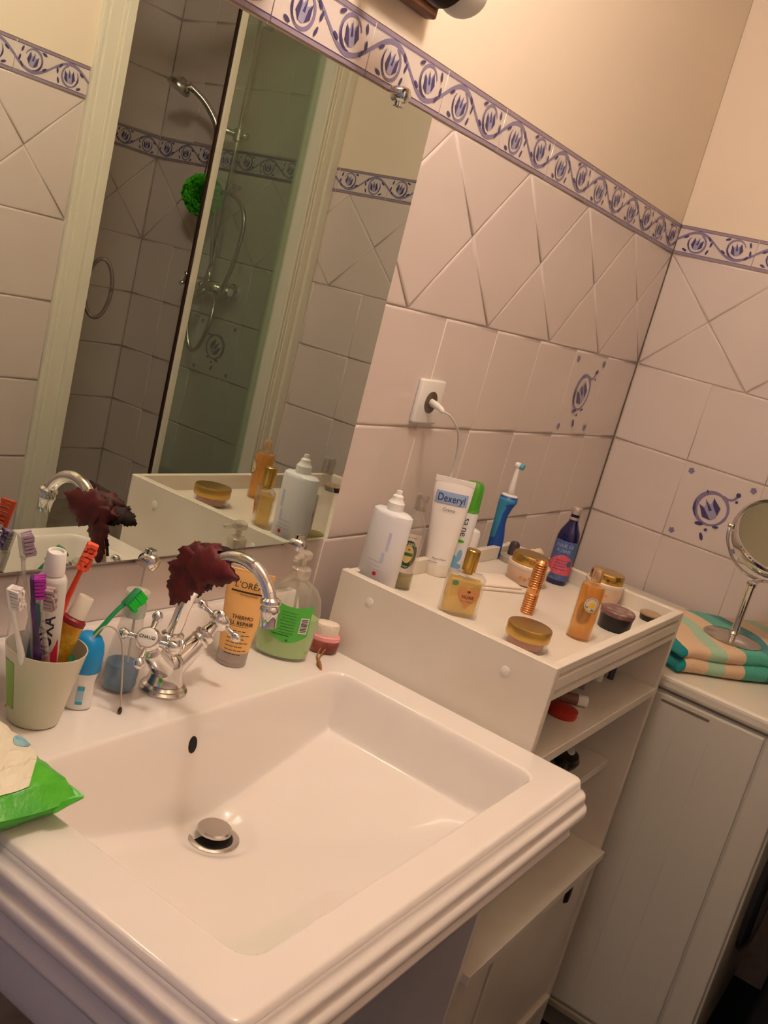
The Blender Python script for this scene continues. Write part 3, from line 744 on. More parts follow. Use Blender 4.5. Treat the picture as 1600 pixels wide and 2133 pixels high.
obj('oval', wrap(disc(0, .063, .0095, .0155), on_cyl(.0205, 0)), mat('pale_gold', (214, 186, 120), .5), lb)
obj('oval', wrap(merge2(patch(-.0085, .0085, .0600, .0655, 6), disc(.001, .071, .002, .0012)), on_cyl(.0207, 0)), mat('mid_green', (60, 108, 66), .5), lb)
for wd, q, v0 in (('AREBEA', .0066, .0805), ('Massage oil', .0048, .0425)): obj('lettering', wrap(turned(text2(wd, q), 0, 0, v0), on_cyl(.0208, 0)), mat('cream_ink', (226, 220, 190), .5), lb)
obj('lettering', wrap(turned(text2('pour le bain', .0042), 0, 0, .092), on_cyl(.0203, 0)), ink_m, lb)

# white cream tube
def tube_body(w0, w1, h, capr, z0, n=28, d1=.002):
    pr = []
    for i in range(11):
        f = i / 10; rx = w0 + (w1 - w0) * f; ry = w0 * (1 - f) ** .8 + d1 * f; pr.append(((rx, max(ry, d1)), z0 + h * f))
    return lathe(pr, n)
t = thing('cream_tube', 'white cream tube with pale blue Dexeryl name band standing on its cap', 'tube', (.247, -.104, TZ), 0, rot=Euler((0, math.radians(-3), face(.247, -.104)), 'XYZ'))
obj('cap', lathe([(.0235, 0), (.0245, .002), (.0245, .020), (.0225, .022)], 32), mat('soft_white', (236, 228, 216), .35), t)
b = obj('body', tube_body(.0245, .0360, .148, .024, .021), mat('tube_white', (238, 232, 228), .35), t)
obj('crimp', box(-.036, .036, -.0018, .0018, .168, .178, .0005), mat('tube_white', (238, 232, 228)), t)
def on_tube(off=.0006):
    def f(u, v):
        q = max(0, min(1, (v - .021) / .148)); rx = .0245 + .0115 * q; ry = max(.0245 * (1 - q) ** .8 + .002 * q, .002)
        s = max(-1, min(1, u / rx)); return (u, -(ry * math.sqrt(max(0, 1 - s * s))) - off - .0012 * q, v)
    return f
lb = obj('name_band', wrap(patch(-.029, .029, .132, .153, 14, 2), on_tube(.0008)), mat('band_blue', (150, 172, 214), .4), b, label='pale blue name band')
obj('lettering', wrap(turned(text2('Dexeryl', .019, .82), 0, 0, .1425), on_tube(.0014)), mat('navy_ink', (44, 50, 96), .5), lb)
obj('lettering', wrap(turned(text2('Crème', .008), 0, 0, .122), on_tube(.0014)), ink_m, b)
obj('lettering', wrap(merge2(turned(text2('Pierre Fabre', .005), 0, .002, .033), patch(-.02, .0, .0255, .0262, 4)), on_tube(.0014)), ink_m, b)

# deodorant spray can with green cap
t = thing('spray_can', 'white spray can with translucent green cap behind the cream tube', 'spray can', (.308, -.104, TZ), face(.302, -.100))
b = obj('body', lathe([(.0195, 0), (.020, .002), (.020, .112), (.0175, .118), (.016, .120)], 32), mat('can_white', (226, 226, 230), .3), t)
obj('cap', lathe([(.0196, .118), (.0200, .121), (.0200, .1235), (.0192, .124), (.0186, .150), (.0175, .166), (.014, .1725), (.0001, .174)], 32), thin_glass('green_cap', (.30, .80, .16), refl=.08, body=(96, 196, 44), bodyw=.5), t)
obj('nozzle', lathe([(.010, .121), (.009, .140), (.005, .162), (.0001, .163)], 16), mat('vivid_green', (60, 176, 20), .4), t)
for wd, v0 in (('sa', .100), ('ne', .080)): obj('lettering', wrap(turned(text2(wd, .018), -PI / 2, .004, v0), on_cyl(.0204)), ink_m, b)
obj('leaf_print', wrap(disc(.001, .062, .008, .003), on_cyl(.0204)), mat('vivid_green', (60, 176, 20)), b)
obj('splash_print', wrap(merge2(disc(-.004, .022, .011, .012), disc(.007, .035, .005, .012), disc(.004, .014, .012, .006)), on_cyl(.0204)), mat('water_blue', (120, 176, 214), .4), b, label='light blue splash')

t = thing('white_roller', 'small white bottle with rounded cap beside the spray can', 'bottle', (.380, -.090, TZ), face(.38, -.09))
obj('body', lathe([(.015, 0), (.0158, .002), (.0158, .035)], 28), mat('can_white', (226, 226, 230)), t)
obj('cap', lathe([(.0162, .034), (.0162, .062), (.014, .069), (.008, .0725), (.0001, .073)], 28), white_m, t)

# electric toothbrush
t = thing('electric_toothbrush', 'blue electric toothbrush with white head standing upright at the back of the cabinet', 'toothbrush', (.513, -.083, TZ), face(.513, -.083))
def tb_prof(seg):
    out = []
    for z, rx, ry, ofs in seg: out.append((z, rx, ry, ofs))
    return out
def loft(seg, n=24):
    vs, fs = [], []
    for z, rx, ry, ofs in seg:
        for k in range(n): a = 2 * PI * k / n; vs.append((ofs + rx * math.cos(a), ry * math.sin(a), z))
    for i in range(len(seg) - 1):
        for k in range(n): a, b_ = i * n + k, i * n + (k + 1) % n; fs.append((a, b_, b_ + n, a + n))
    fs.append(tuple(range(n - 1, -1, -1))); fs.append(tuple((len(seg) - 1) * n + k for k in range(n)))
    me = mesh_from(vs, fs, smooth=True)
    return me
b = obj('handle', loft([(0, .0150, .013, 0), (.02, .0155, .013, 0), (.045, .0150, .013, -.001), (.07, .0128, .012, -.004), (.09, .0125, .012, -.0045), (.108, .015, .012, -.002), (.120, .0180, .0135, 0), (.131, .0180, .0135, 0)]), mat('royal_blue', (26, 74, 160), .35), t)
obj('grip', loft([(.032, .0001, .001, -.012), (.045, .009, .0128, -.0075), (.07, .0105, .0124, -.0065), (.095, .0115, .0124, -.0062), (.112, .0155, .0125, -.0032), (.1195, .0183, .0138, -.0004), (.127, .0183, .0138, -.0004)]), mat('teal_blue', (48, 134, 176), .5), b)
obj('collar', loft([(.130, .0172, .013, 0), (.134, .016, .0125, 0), (.1355, .010, .009, 0)]), white_m, t)
hd = obj('neck', loft([(.134, .0085, .008, 0), (.15, .0062, .006, 0), (.19, .0040, .004, 0), (.198, .0042, .0045, 0), (.2005, .003, .003, 0)]), white_m, t)
obj('head', xf(lathe([(.0055, -.006), (.0065, 0), (.0065, .004)], 16), at((0.0, 0, .196), (1, -.3, -.1))), white_m, hd)
obj('bristles', xf(lathe([(.006, .004), (.0062, .012)], 16), at((0.0, 0, .196), (1, -.3, -.1))), mat('bristle_blue', (90, 160, 190), .8), hd, label='blue bristles')

t = thing('charging_cable', 'white plug with thin cable in the wall socket above the cabinet', 'cable', (.236, -.006, 1.246))
P0 = Vector((.236, -.006, 1.246))
obj('plug', tube([(-.002, 0, .004), (-.012, -.018, .003), (-.02, -.034, .001), (-.028, -.046, -.002)], [.0075, .0068, .0052, .004], 12, 4), white_m, t)
obj('cord', tube([(-.028, -.046, -.002), (.006, -.045, -.010), (.052, -.040, -.033), (.080, -.034, -.058), (.098, -.029, -.090), (.108, -.024, -.130), (.105, -.02, -.19), (.11, -.02, -.24), (.16, -.03, -.275), (.28, -.04, -.285)], .0021, 8, 8), white_m, t)
t = thing('wall_socket', 'white square wall socket with round dark recess on the tiles', 'socket', (.229, 0, 1.25))
bm = bmesh.new(); add_box(bm, -.040, .040, -.011, 0, -.040, .040, .004, 3); 
obj('cover', bm_mesh(bm, True), white_m, t, sharp=30)
obj('well', xf(lathe([(.0195, 0), (.0200, .001), (.0185, .0012), (.017, .0004), (.0001, .0003)], 28, closed=False), at((0, -.0112, .0), (0, -1, 0))), mat('recess', (104, 84, 70), .6), t, label='round dark recess')

# objects behind the toothbrush
t = thing('brush_charger', 'small grey and black brush charger at the back of the cabinet behind the cream jar', 'charger', (.530, -.118, TZ), face(.53, -.118))
obj('base', lathe([(.022, 0), (.023, .003), (.023, .012), (.018, .016)], 24), mat('charger_grey', (170, 160, 150), .4), t)
obj('post', lathe([(.010, .014), (.011, .03), (.010, .040), (.007, .044)], 18), mat('charger_dark', (66, 54, 62), .4), t)
t = thing('cotton_puff', 'crumpled cream coloured cotton puff behind the large cream jar', 'cotton puff', (.532, -.165, TZ))
def lump(rx, ry, rz, seed, amp=.12, sub=3):
    bm = bmesh.new(); bmesh.ops.create_icosphere(bm, subdivisions=sub, radius=1); r = random.Random(seed); ph = [r.uniform(0, 6) for _ in range(9)]
    for v in bm.verts:
        x, y, z = v.co; k = 1 + amp * (math.sin(3 * x + ph[0]) * math.sin(4 * y + ph[1]) + .6 * math.sin(6 * z + 5 * x + ph[2]) + .4 * math.sin(9 * y - 7 * z + ph[3]))
        v.co = Vector((x * rx * k, y * ry * k, max(z * k, -.92) * rz))
    return bm_mesh(bm, True)
obj('puff', lump(.024, .022, .024, 3), mat('cotton_cream', (224, 206, 176), .95), t, loc=(0, 0, .022))

# square perfume bottle with heart label
t = thing('perfume_bottle', 'square glass bottle of golden oil with heart label and gold cap', 'perfume bottle', (.085, -.243, TZ), math.radians(-45) - math.radians(4))
b = obj('glass', box(-.030, .030, -.014, .014, 0, .072, .004, 3), tglass_m, t, sharp=40)
obj('oil', box(-.0265, .0265, -.0115, .0115, .006, .062, .003, 2), thin_glass('golden_oil', (.97, .84, .42), refl=.04, body=(250, 206, 70), bodyw=.40), b, label='golden yellow oil')
obj('neck', lathe([(.008, .071), (.008, .078)], 20), gold_m, t)
obj('cap', lathe([(.0112, .076), (.0115, .077), (.0115, .110), (.0105, .111), (.0001, .1112)], 28), gold_m, t)
hp = []
for k in range(40):
    a = 2 * PI * k / 40; hp.append((.0011 * 16 * math.sin(a) ** 3 * 1.05, .0011 * (13 * math.cos(a) - 5 * math.cos(2 * a) - 2 * math.cos(3 * a) - math.cos(4 * a)) * 1.25))
lb = obj('heart_label', wrap(turned(poly(hp), 0, .007, .037), on_flat(.0146)), mat('tan_label', (206, 146, 92), .6), b, label='tan heart shaped label')
obj('lettering', wrap(merge2(turned(text_bold('NUXE', .0075), 0, .007, .036), disc(.007, .045, .003, .002), turned(text2('huile prodigieuse', .0032), 0, .007, .029)), on_flat(.0150)), mat('brown_ink', (120, 60, 34), .6), lb)
obj('leaf_print', wrap(disc(-.0185, .056, .0052, .0045), on_flat(.0146)), mat('leaf_green', (96, 138, 104), .6), b)

# big cream jars with gold lids
def cream_jar(x, y, label, rz, s=1.0):
    t = thing('cream_jar', label, 'jar', (x, y, TZ), rz, 'cosmetic jars with gold lids')
    b = obj('body', lathe([(.028 * s, 0), (.034 * s, .003), (.038 * s, .015), (.0395 * s, .034), (.0400 * s, .0395), (.0385 * s, .0405), (.0345 * s, .0395)], 40), mat('jar_pink_cream', (222, 190, 164), .3), t)
    obj('rim', lathe([(.0395 * s, .033), (.0408 * s, .035), (.0408 * s, .040), (.0395 * s, .0415), (.036 * s, .0405)], 40, closed=False), mat('jar_rim', (238, 222, 204), .25), b)
    obj('lid', lathe([(.0345 * s, .039), (.0352 * s, .040), (.0352 * s, .0450), (.0338 * s, .0462), (.0338 * s, .0480), (.0352 * s, .0492), (.0352 * s, .0555), (.0335 * s, .058), (.0001, .0585)], 40), gold_m, t)
    obj('print', wrap(merge2(disc(-.008, .018, .0035, .003), disc(.0, .016, .003, .004), disc(.008, .019, .003, .003), patch(-.012, .010, .027, .028, 6)), on_cyl(.0388 * s)), mat('print_orange', (206, 140, 90), .6), b)
    return t
cream_jar(.423, -.203, 'pink cream jar with gold lid behind the ribbed gold tube', face(.42, -.2))
cream_jar(.527, -.322, 'pink cream jar with gold lid behind the tall amber bottle', face(.52, -.32), .94)

# clear jar with flat gold lid at front left
t = thing('balm_jar', 'low clear jar of pink balm with flat gold lid at the front edge', 'jar', (.083, -.371, TZ), 0)
b = obj('body', lathe([(.030, 0), (.0325, .002), (.0335, .006), (.0335, .018), (.031, .019)], 40), tglass_m, t)
obj('balm', lathe([(.027, .003), (.0285, .005), (.0285, .017), (.0001, .0175)], 32), mat('pink_balm', (190, 120, 96), .4), b, label='dusky pink balm')
obj('lid', lathe([(.0345, .017), (.0352, .018), (.0352, .034), (.034, .0358), (.031, .0365), (.0001, .0368)], 44), goldsat_m, t)

# cobalt bottle
t = thing('blue_bottle', 'cobalt blue bottle with silver screw cap and pink label at the back', 'bottle', (.520, -.226, TZ), face(.52, -.226, .12))
b = obj('body', lathe([(.0215, 0), (.0228, .003), (.0228, .085), (.0222, .096), (.0195, .107), (.0135, .119), (.0095, .127), (.0088, .133), (.0098, .134), (.0098, .137), (.0088, .138), (.0088, .146)], 36), mat('cobalt_glass', (14, 10, 78), .05, trans=.25, coat=.4), t)
obj('neck_ring', lathe([(.0095, .131), (.0106, .132), (.0106, .136), (.0095, .137)], 24), mat('cap_silver', (196, 182, 172), .3, .7), t)
obj('cap', lathe([(.0102, .143), (.0106, .144), (.0106, .154), (.0095, .156), (.0001, .1562)], 24), mat('cap_silver', (196, 182, 172)), t)
lb = obj('label', wrap(patch(-.030, .030, .010, .090, 16, 4), on_cyl(.0232)), mat('label_blue', (62, 84, 142), .5, noise=((104, 124, 168), 500, .45, .65)), b)
pk = [(-.030, .022), (.030, .022), (.030, .048)] + [(.030 - .060 * k / 12, .048 + .014 * math.sin(PI * k / 12)) for k in range(1, 12)] + [(-.030, .048)]
vs = []; fs = []
for k in range(13):
    u = -.030 + .060 * k / 12; vs += [(u, .022), (u, .044 + .018 * math.sin(PI * k / 12))]
for k in range(12): fs.append((2 * k, 2 * k + 2, 2 * k + 3, 2 * k + 1))
obj('pink_panel', wrap((vs, fs), on_cyl(.0235)), mat('panel_pink', (216, 96, 112), .5, noise=((196, 80, 96), 400, .4, .6)), lb, label='pink label panel')
obj('seal_print', wrap(disc(.016, .046, .0065, .0065), on_cyl(.0237)), mat('seal_blue', (74, 92, 134), .5), lb)
for wd, v0 in (('FLEUR DE', .080), ('ROSINE', .070)): obj('lettering', wrap(turned(text2(wd, .0085), 0, -.004, v0), on_cyl(.0236)), mat('pale_ink', (160, 178, 214), .5), lb)
obj('lettering', wrap(merge2(*[patch(-.014, .010, .050 - .006 * k, .0512 - .006 * k, 6) for k in range(4)]), on_cyl(.0238)), mat('label_blue', (62, 84, 142)), lb)

# ribbed rose-gold tube
t = thing('ribbed_tube', 'tall ribbed rose gold atomiser tube standing behind the balm jar', 'atomiser', (.249, -.294, TZ), 0)
def ribs(z0, z1, r, n):
    p = []; h = (z1 - z0) / n
    for i in range(n): p += [(r - .0011, z0 + h * i), (r, z0 + h * (i + .28)), (r, z0 + h * (i + .72)), (r - .0011, z0 + h * (i + 1) - .0001)]
    return p
obj('lower_tube', lathe([(.0108, 0)] + ribs(.001, .037, .0118, 9) + [(.0112, .038), (.0112, .048)], 28), copper_m, t)
obj('upper_tube', lathe([(.0112, .048), (.0118, .0485)] + ribs(.05, .092, .0118, 10) + [(.0114, .094), (.0085, .098), (.0001, .0985)], 28), copper_m, t)

# amber cologne
t = thing('amber_bottle', 'tall amber cologne bottle with round daisy label near the front', 'perfume bottle', (.240, -.396, TZ), face(.24, -.396, .12))
b = obj('glass', lathe([(.0195, 0), (.0205, .002), (.0205, .088), (.0195, .094), (.016, .0965), (.0082, .098), (.0080, .102)], 36), thin_glass('amber_glass', (.98, .93, .80), refl=.06), t)
obj('cologne', lathe([(.0185, .004), (.0190, .006), (.0190, .088), (.017, .0935), (.0001, .094)], 32), thin_glass('amber_liquid', (.95, .74, .36), refl=.03, body=(236, 170, 76), bodyw=.42), b, label='amber liquid')
obj('rear_print', wrap(disc(0, .040, .013, .022), lambda u, v: (.0186 * math.sin(u / .0186), .0186 * math.cos(u / .0186), v)), mat('rear_brown', (110, 66, 24), .6), b)
obj('cap', lathe([(.0085, .100), (.0088, .101), (.0088, .118), (.007, .1215), (.0001, .1225)], 24), thin_glass('gold_cap', (.92, .72, .35), refl=.3, body=(200, 150, 60), bodyw=.4), t)
lb = obj('round_label', wrap(disc(.004, .064, .0128, .0128, 24, 4), on_cyl(.0208)), mat('label_greyish', (214, 202, 178), .6), b)
obj('flower_print', wrap(disc(.004, .064, .0046, .0046), on_cyl(.0211)), mat('daisy_yellow', (236, 180, 20), .6), lb)
obj('ring_print', wrap(stroke(arc(.004, .064, .0108, .0108, 0, 360, 28), .0006, 1), on_cyl(.0211)), mat('brown_ink', (120, 60, 34)), lb)
obj('flower_print', wrap(merge2(disc(-.003, .060, .002, .0012), disc(.006, .0565, .0025, .0012)), on_cyl(.0212)), mat('mid_green', (60, 108, 66)), lb)

t = thing('black_pot', 'wide black pot with dusty mauve lid beside the amber bottle', 'jar', (.375, -.408, TZ), .3)
obj('pot', lathe([(.026, 0), (.0285, .003), (.0295, .022), (.0305, .028)], 36), black_m, t)
obj('lid', lathe([(.0308, .027), (.0312, .029), (.0312, .034), (.0290, .0362), (.0270, .0355), (.0001, .0352)], 40), mat('mauve_lid', (118, 84, 80), .25, noise=((168, 140, 130), 60, .5, .7)), t)
t = thing('small_pot', 'tiny black eyeshadow pot with beige top in the front right corner', 'jar', (.527, -.424, TZ), .3)
obj('pot', lathe([(.0165, 0), (.0185, .002), (.0205, .012)], 30), black_m, t)
obj('lid', lathe([(.0206, .011), (.0208, .0135), (.0190, .0148), (.0001, .0150)], 30), mat('beige_lid', (168, 138, 104), .4), t)
t = thing('folded_tissue', 'folded white tissue lying flat behind the square perfume bottle', 'tissue', (.325, -.185, TZ), math.radians(-28))
obj('lower_fold', box(-.055, .055, -.036, .036, .0002, .006, .002, 2, True), mat('tissue', (240, 226, 212), .9), t)
obj('upper_fold', box(-.052, .045, -.033, .034, .006, .012, .0025, 2, True), mat('tissue', (240, 226, 212)), t)

# ------------------------------------------------------------------ inside the cabinet
SZ = .831
def lying(name, label, cat, p, d, prof, m, part='body', extra=None):
    t = thing(name, label, cat, p); obj(part, xf(lathe(prof, 20), at((0, 0, 0), d)), m, t)
    if extra: obj(extra[0], xf(lathe(extra[1], 20), at((0, 0, 0), d)), extra[2], t)
    return t
lying('makeup_tube', 'cosmetic tube lying with its round white end forward on the top shelf', 'tube', (.284, -.415, SZ + .0102), (.55, -.8, 0), [(.0088, -.07), (.0092, 0)], mat('tube_brown', (140, 96, 84), .4), 'body', ('cap', [(.0100, 0), (.0100, .016), (.009, .018), (.0001, .018)], white_m))
lying('lip_pencil', 'slim reddish brown pencil lying deepest left on the top shelf', 'pencil', (.245, -.345, SZ + .0052), (1, -.1, 0), [(.005, -.06), (.005, .06), (.001, .07)], mat('pencil_brown', (110, 52, 42), .4))
lying('nail_polish', 'dark bottle of nail polish lying behind the white ended tube', 'nail polish', (.315, -.345, SZ + .0122), (.8, -.6, 0), [(.011, -.02), (.012, -.018), (.012, .012), (.006, .016)], mat('polish_dark', (60, 34, 40), .15), 'bottle', ('cap', [(.0062, .016), (.006, .04), (.0001, .041)], black_m))
t = thing('red_compact', 'round red compact at the left end of the top shelf', 'compact', (.215, -.418, SZ)); obj('base', lathe([(.025, 0), (.026, .003), (.026, .007)], 28), mat('compact_red', (176, 44, 30), .35), t); obj('lid', lathe([(.026, .0075), (.026, .012), (.022, .014), (.0001, .0145)], 28), mat('compact_red', (176, 44, 30)), t)
t = thing('lilac_box', 'small lilac carton with magenta flap lying on the top shelf', 'box', (.385, -.375, SZ), .35); obj('carton', box(-.022, .022, -.014, .014, 0, .062, .001), mat('lilac', (146, 128, 156), .6), t); obj('flap', box(-.021, .021, -.0148, -.0138, .045, .060, .0), mat('magenta', (200, 40, 96), .5), t)
t = thing('orange_tube', 'orange lotion tube standing right of the lilac carton', 'tube', (.455, -.385, SZ), .2); obj('cap', lathe([(.012, 0), (.012, .016)], 20), white_m, t); obj('body', tube_body(.012, .017, .055, .012, .016), mat('orange_tube', (206, 120, 76), .4), t)
t = thing('mascara', 'dark slate mascara standing at the right of the top shelf', 'mascara', (.492, -.400, SZ)); obj('body', lathe([(.006, 0), (.0062, .04)], 16), mat('slate', (52, 62, 82), .3), t); obj('cap', lathe([(.0064, .0405), (.0064, .075), (.0001, .077)], 16), mat('slate', (52, 62, 82)), t)
t = thing('hair_brush', 'black hair brush with a painted white highlight on its head on the middle shelf', 'hair brush', (.435, -.385, .656), .25)
obj('head', xf(lathe([((.034, .022), 0), ((.038, .026), .008), ((.034, .022), .018), ((.001, .001), .022)], 28), Matrix.Translation((.0, 0, .004))), black_m, t)
obj('handle', tube([(-.03, 0, .013), (-.09, 0, .012), (-.16, 0, .012)], [.010, .008, .010], 12, 4), black_m, t)
obj('painted_highlight', xf(lathe([((.018, .008), 0), ((.017, .007), .002), ((.001, .001), .003)], 20), Matrix.Translation((.012, -.004, .0245))), white_m, t, label='painted white highlight')  # white patch standing for a highlight, painted onto the black head

# ------------------------------------------------------------------ washing machine
t = thing('washing_machine', 'white washing machine with folded towel on top in the right corner', 'washing machine', (.905, -.44, 0))
wx0, wx1, wy0, wy1 = .604 - .905, 1.205 - .905, -.738 + .44, -.10 + .44
obj('housing', join(box(wx0 + .006, wx1, wy0 + .004, wy1, .075, .817, .006, 2), box(wx0, wx0 + .008, wy0 + .060, wy1, .095, .812, .004, 2), box(wx0, wx0 + .008, wy0, wy0 + .056, .08, .812, .004, 2)), enamel_m, t)
for yy in (-.585, -.52):
    obj('pressed_line', box(wx0 - .0008, wx0 + .002, yy + .44 - .0012, yy + .44 + .0012, .16, .76, .0004, 1), enamel_m, t)
obj('lid', box(wx0 - .004, wx1, wy0 - .004, wy1, .820, .850, .009, 3), mat('lid_white', (222, 214, 198), .3), t)
obj('grip_groove', box(wx0 - .0012, wx0 + .002, -.575 + .44, -.478 + .44, .797, .801), mat('groove', (120, 104, 84), .6), t)
obj('plinth', join(box(wx0 - .003, wx0 + .02, wy0, wy1, .072, .09, .004), box(wx0 + .03, wx1 - .02, wy0 + .03, wy1 - .02, .012, .075)), mat('plinth_grey', (150, 140, 122), .5), t)
for a in (wx0 + .06, wx1 - .06):
    for b_ in (wy0 + .06, wy1 - .06): obj('foot', lathe([(.02, 0), (.02, .014)], 16), black_m, t, loc=(a, b_, 0))
dl = obj('front_panel', box(wx0 + .01, wx1 - .004, wy0 - .006, wy0 + .006, .08, .812, .004), enamel_m, t)
obj('porthole', xf(lathe([(.17, 0), (.175, .012), (.15, .022), (.13, .018), (.0001, .008)], 40), at((.0, wy0 - .005, .44), (0, -1, 0))), mat('porthole', (70, 72, 76), .2), dl)

# folded striped towel
def towel_mat():
    m = bpy.data.materials.new('striped_terry'); m.use_nodes = True; nt = m.node_tree; b = nt.nodes['Principled BSDF']; b.inputs['Roughness'].default_value = .95
    b.inputs['Sheen Weight'].default_value = .3
    tc = nt.nodes.new('ShaderNodeTexCoord'); sp = nt.nodes.new('ShaderNodeSeparateXYZ'); nt.links.new(tc.outputs['Object'], sp.inputs[0])
    # stripes run over the fold; they bow like big round petals
    yy = nt.nodes.new('ShaderNodeMath'); yy.operation = 'SINE'; ys = nt.nodes.new('ShaderNodeMath'); ys.operation = 'MULTIPLY_ADD'; ys.inputs[1].default_value = 22; ys.inputs[2].default_value = .9
    nt.links.new(sp.outputs['Y'], ys.inputs[0]); nt.links.new(ys.outputs[0], yy.inputs[0])
    ma = nt.nodes.new('ShaderNodeMath'); ma.operation = 'MULTIPLY_ADD'; ma.inputs[1].default_value = .018; nt.links.new(yy.outputs[0], ma.inputs[0]); nt.links.new(sp.outputs['X'], ma.inputs[2])
    mr = nt.nodes.new('ShaderNodeMath'); mr.operation = 'MULTIPLY_ADD'; mr.inputs[1].default_value = 1 / .5; mr.inputs[2].default_value = .015; nt.links.new(ma.outputs[0], mr.inputs[0])
    r = nt.nodes.new('ShaderNodeValToRGB'); r.color_ramp.interpolation = 'CONSTANT'; nt.links.new(mr.outputs[0], r.inputs[0])
    be, te, mi, sg = (226, 192, 156), (0, 134, 136), (168, 206, 172), (70, 176, 152)
    stops = [(0, te), (.085, be), (.19, mi), (.27, be), (.37, sg), (.50, te), (.58, be), (.68, mi), (.76, be), (.86, te)]
    el = r.color_ramp.elements
    while len(el) < len(stops): el.new(.5)
    for e, (p, c) in zip(el, stops): e.position = p; e.color = (*srgb(c), 1)
    nt.links.new(r.outputs[0], b.inputs['Base Color'])
    n = nt.nodes.new('ShaderNodeTexNoise'); n.inputs['Scale'].default_value = 420; nt.links.new(tc.outputs['Object'], n.inputs['Vector'])
    bp = nt.nodes.new('ShaderNodeBump'); bp.inputs['Strength'].default_value = .8; bp.inputs['Distance'].default_value = .002
    nt.links.new(n.outputs['Fac'], bp.inputs['Height']); nt.links.new(bp.outputs['Normal'], b.inputs['Normal'])
    return m
tw_m = towel_mat()
t = thing('folded_towel', 'folded beige, teal and mint striped towel on the washing machine', 'towel', (.628, -.482, .851), math.radians(-37))
def fold(x0, x1, y0, y1, z0, z1, seed):
    """one fold: a slab with a round front edge and soft top"""
    r = random.Random(seed); vs, fs = [], []; nx_, ns = 30, 22; h = (z1 - z0) / 2
    sec = []
    for k in range(9): a = -PI / 2 - PI * k / 8; sec.append((y0 + h + h * math.cos(a), z0 + h + h * math.sin(a)))
    for k in range(1, 12): sec.append((y0 + h + (y1 - y0 - 2 * h) * k / 12, z1))
    for k in range(9): a = PI / 2 - PI * k / 8; sec.append((y1 - h + h * math.cos(a), z0 + h + h * math.sin(a)))
    for i in range(nx_ + 1):
        x = x0 + (x1 - x0) * i / nx_; sh = 1 - .75 * max(0, 1 - min(i, nx_ - i) / 2.0) ** 2
        for y, z in sec:
            zz = z0 + (z - z0) * sh + (.0025 * math.sin(x * 31 + seed) * math.sin(y * 27 + seed) if z > z0 + h else 0)
            vs.append((x + .004 * math.sin(y * 40 + seed), y + .003 * math.sin(x * 25 + seed), zz))
    n = len(sec)
    for i in range(nx_):
        for k in range(n): a = i * n + k; b_ = i * n + (k + 1) % n; fs.append((a, a + n, b_ + n, b_))
    fs.append(tuple(range(n))); fs.append(tuple(nx_ * n + k for k in range(n - 1, -1, -1)))
    return mesh_from(vs, fs, smooth=True)
obj('lower_fold', fold(0, .46, 0.0, .27, 0, .034, 1.0), tw_m, t)
obj('upper_fold', fold(.004, .45, .006, .26, .030, .058, 2.0), tw_m, t)

# standing magnifying mirror
t = thing('vanity_mirror', 'round chrome magnifying mirror on a stand on the striped towel', 'mirror', (.836, -.522, .9095))
obj('base', lathe([(.060, 0), (.061, .002), (.056, .0055), (.030, .009), (.012, .013), (.009, .018)], 44), thin_glass('acrylic_base', (.74, .68, .58), refl=.3, rough=.08, body=(150, 130, 104), bodyw=.5), t, label='clear acrylic foot')
obj('post', lathe([(.0095, .012), (.0085, .02), (.0085, .118), (.0105, .121), (.0105, .127), (.006, .13)], 24), chrome_m, t)
hc = Vector((.027, -.010, .228)); nv = Vector((-.60, -.30, .58)).normalized()
u_ = Vector((0, 0, 1)).cross(nv).normalized(); v_ = nv.cross(u_)
yk = []
for k in range(21):
    a = PI + PI * k / 20; yk.append(hc + u_ * .098 * math.cos(a) + Vector((0, 0, 1)) * .094 * math.sin(a))
obj('yoke', tube(yk, .0036, 8, 1), chrome_m, t)
obj('swivel', tube([(0, 0, .128), (.014, -.005, .131), (.026, -.010, .134)], .005, 8, 2), chrome_m, t)
rm = obj('rim', xf(lathe([(.083, -.017), (.089, -.0165), (.0915, -.012), (.0915, .004), (.089, .008), (.086, .0115), (.082, .010), (.080, .0075)], 56, closed=False), Matrix.Translation(hc) @ Matrix(((u_.x, v_.x, nv.x, 0), (u_.y, v_.y, nv.y, 0), (u_.z, v_.z, nv.z, 0), (0, 0, 0, 1)))), chrome_m, t)
Mh = Matrix.Translation(hc) @ Matrix(((u_.x, v_.x, nv.x, 0), (u_.y, v_.y, nv.y, 0), (u_.z, v_.z, nv.z, 0), (0, 0, 0, 1)))
obj('mirror_face', xf(lathe([(.081, .0078), (.06, .0055), (.03, .0040), (.0001, .0035)], 48, closed=False), Mh), silver_m, rm)
obj('mirror_face', xf(lathe([(.081, -.0155), (.0001, -.0155)], 48, closed=False), Mh), silver_m, rm)
for s in (-1, 1): obj('pivot_knob', xf(lathe([(.0055, 0), (.0055, .008), (.004, .010), (.0001, .0105)], 14), at(hc + u_ * s * .092, u_ * s)), chrome_m, t)

# ------------------------------------------------------------------ things on the basin ledge
LZ = BZ + .0004
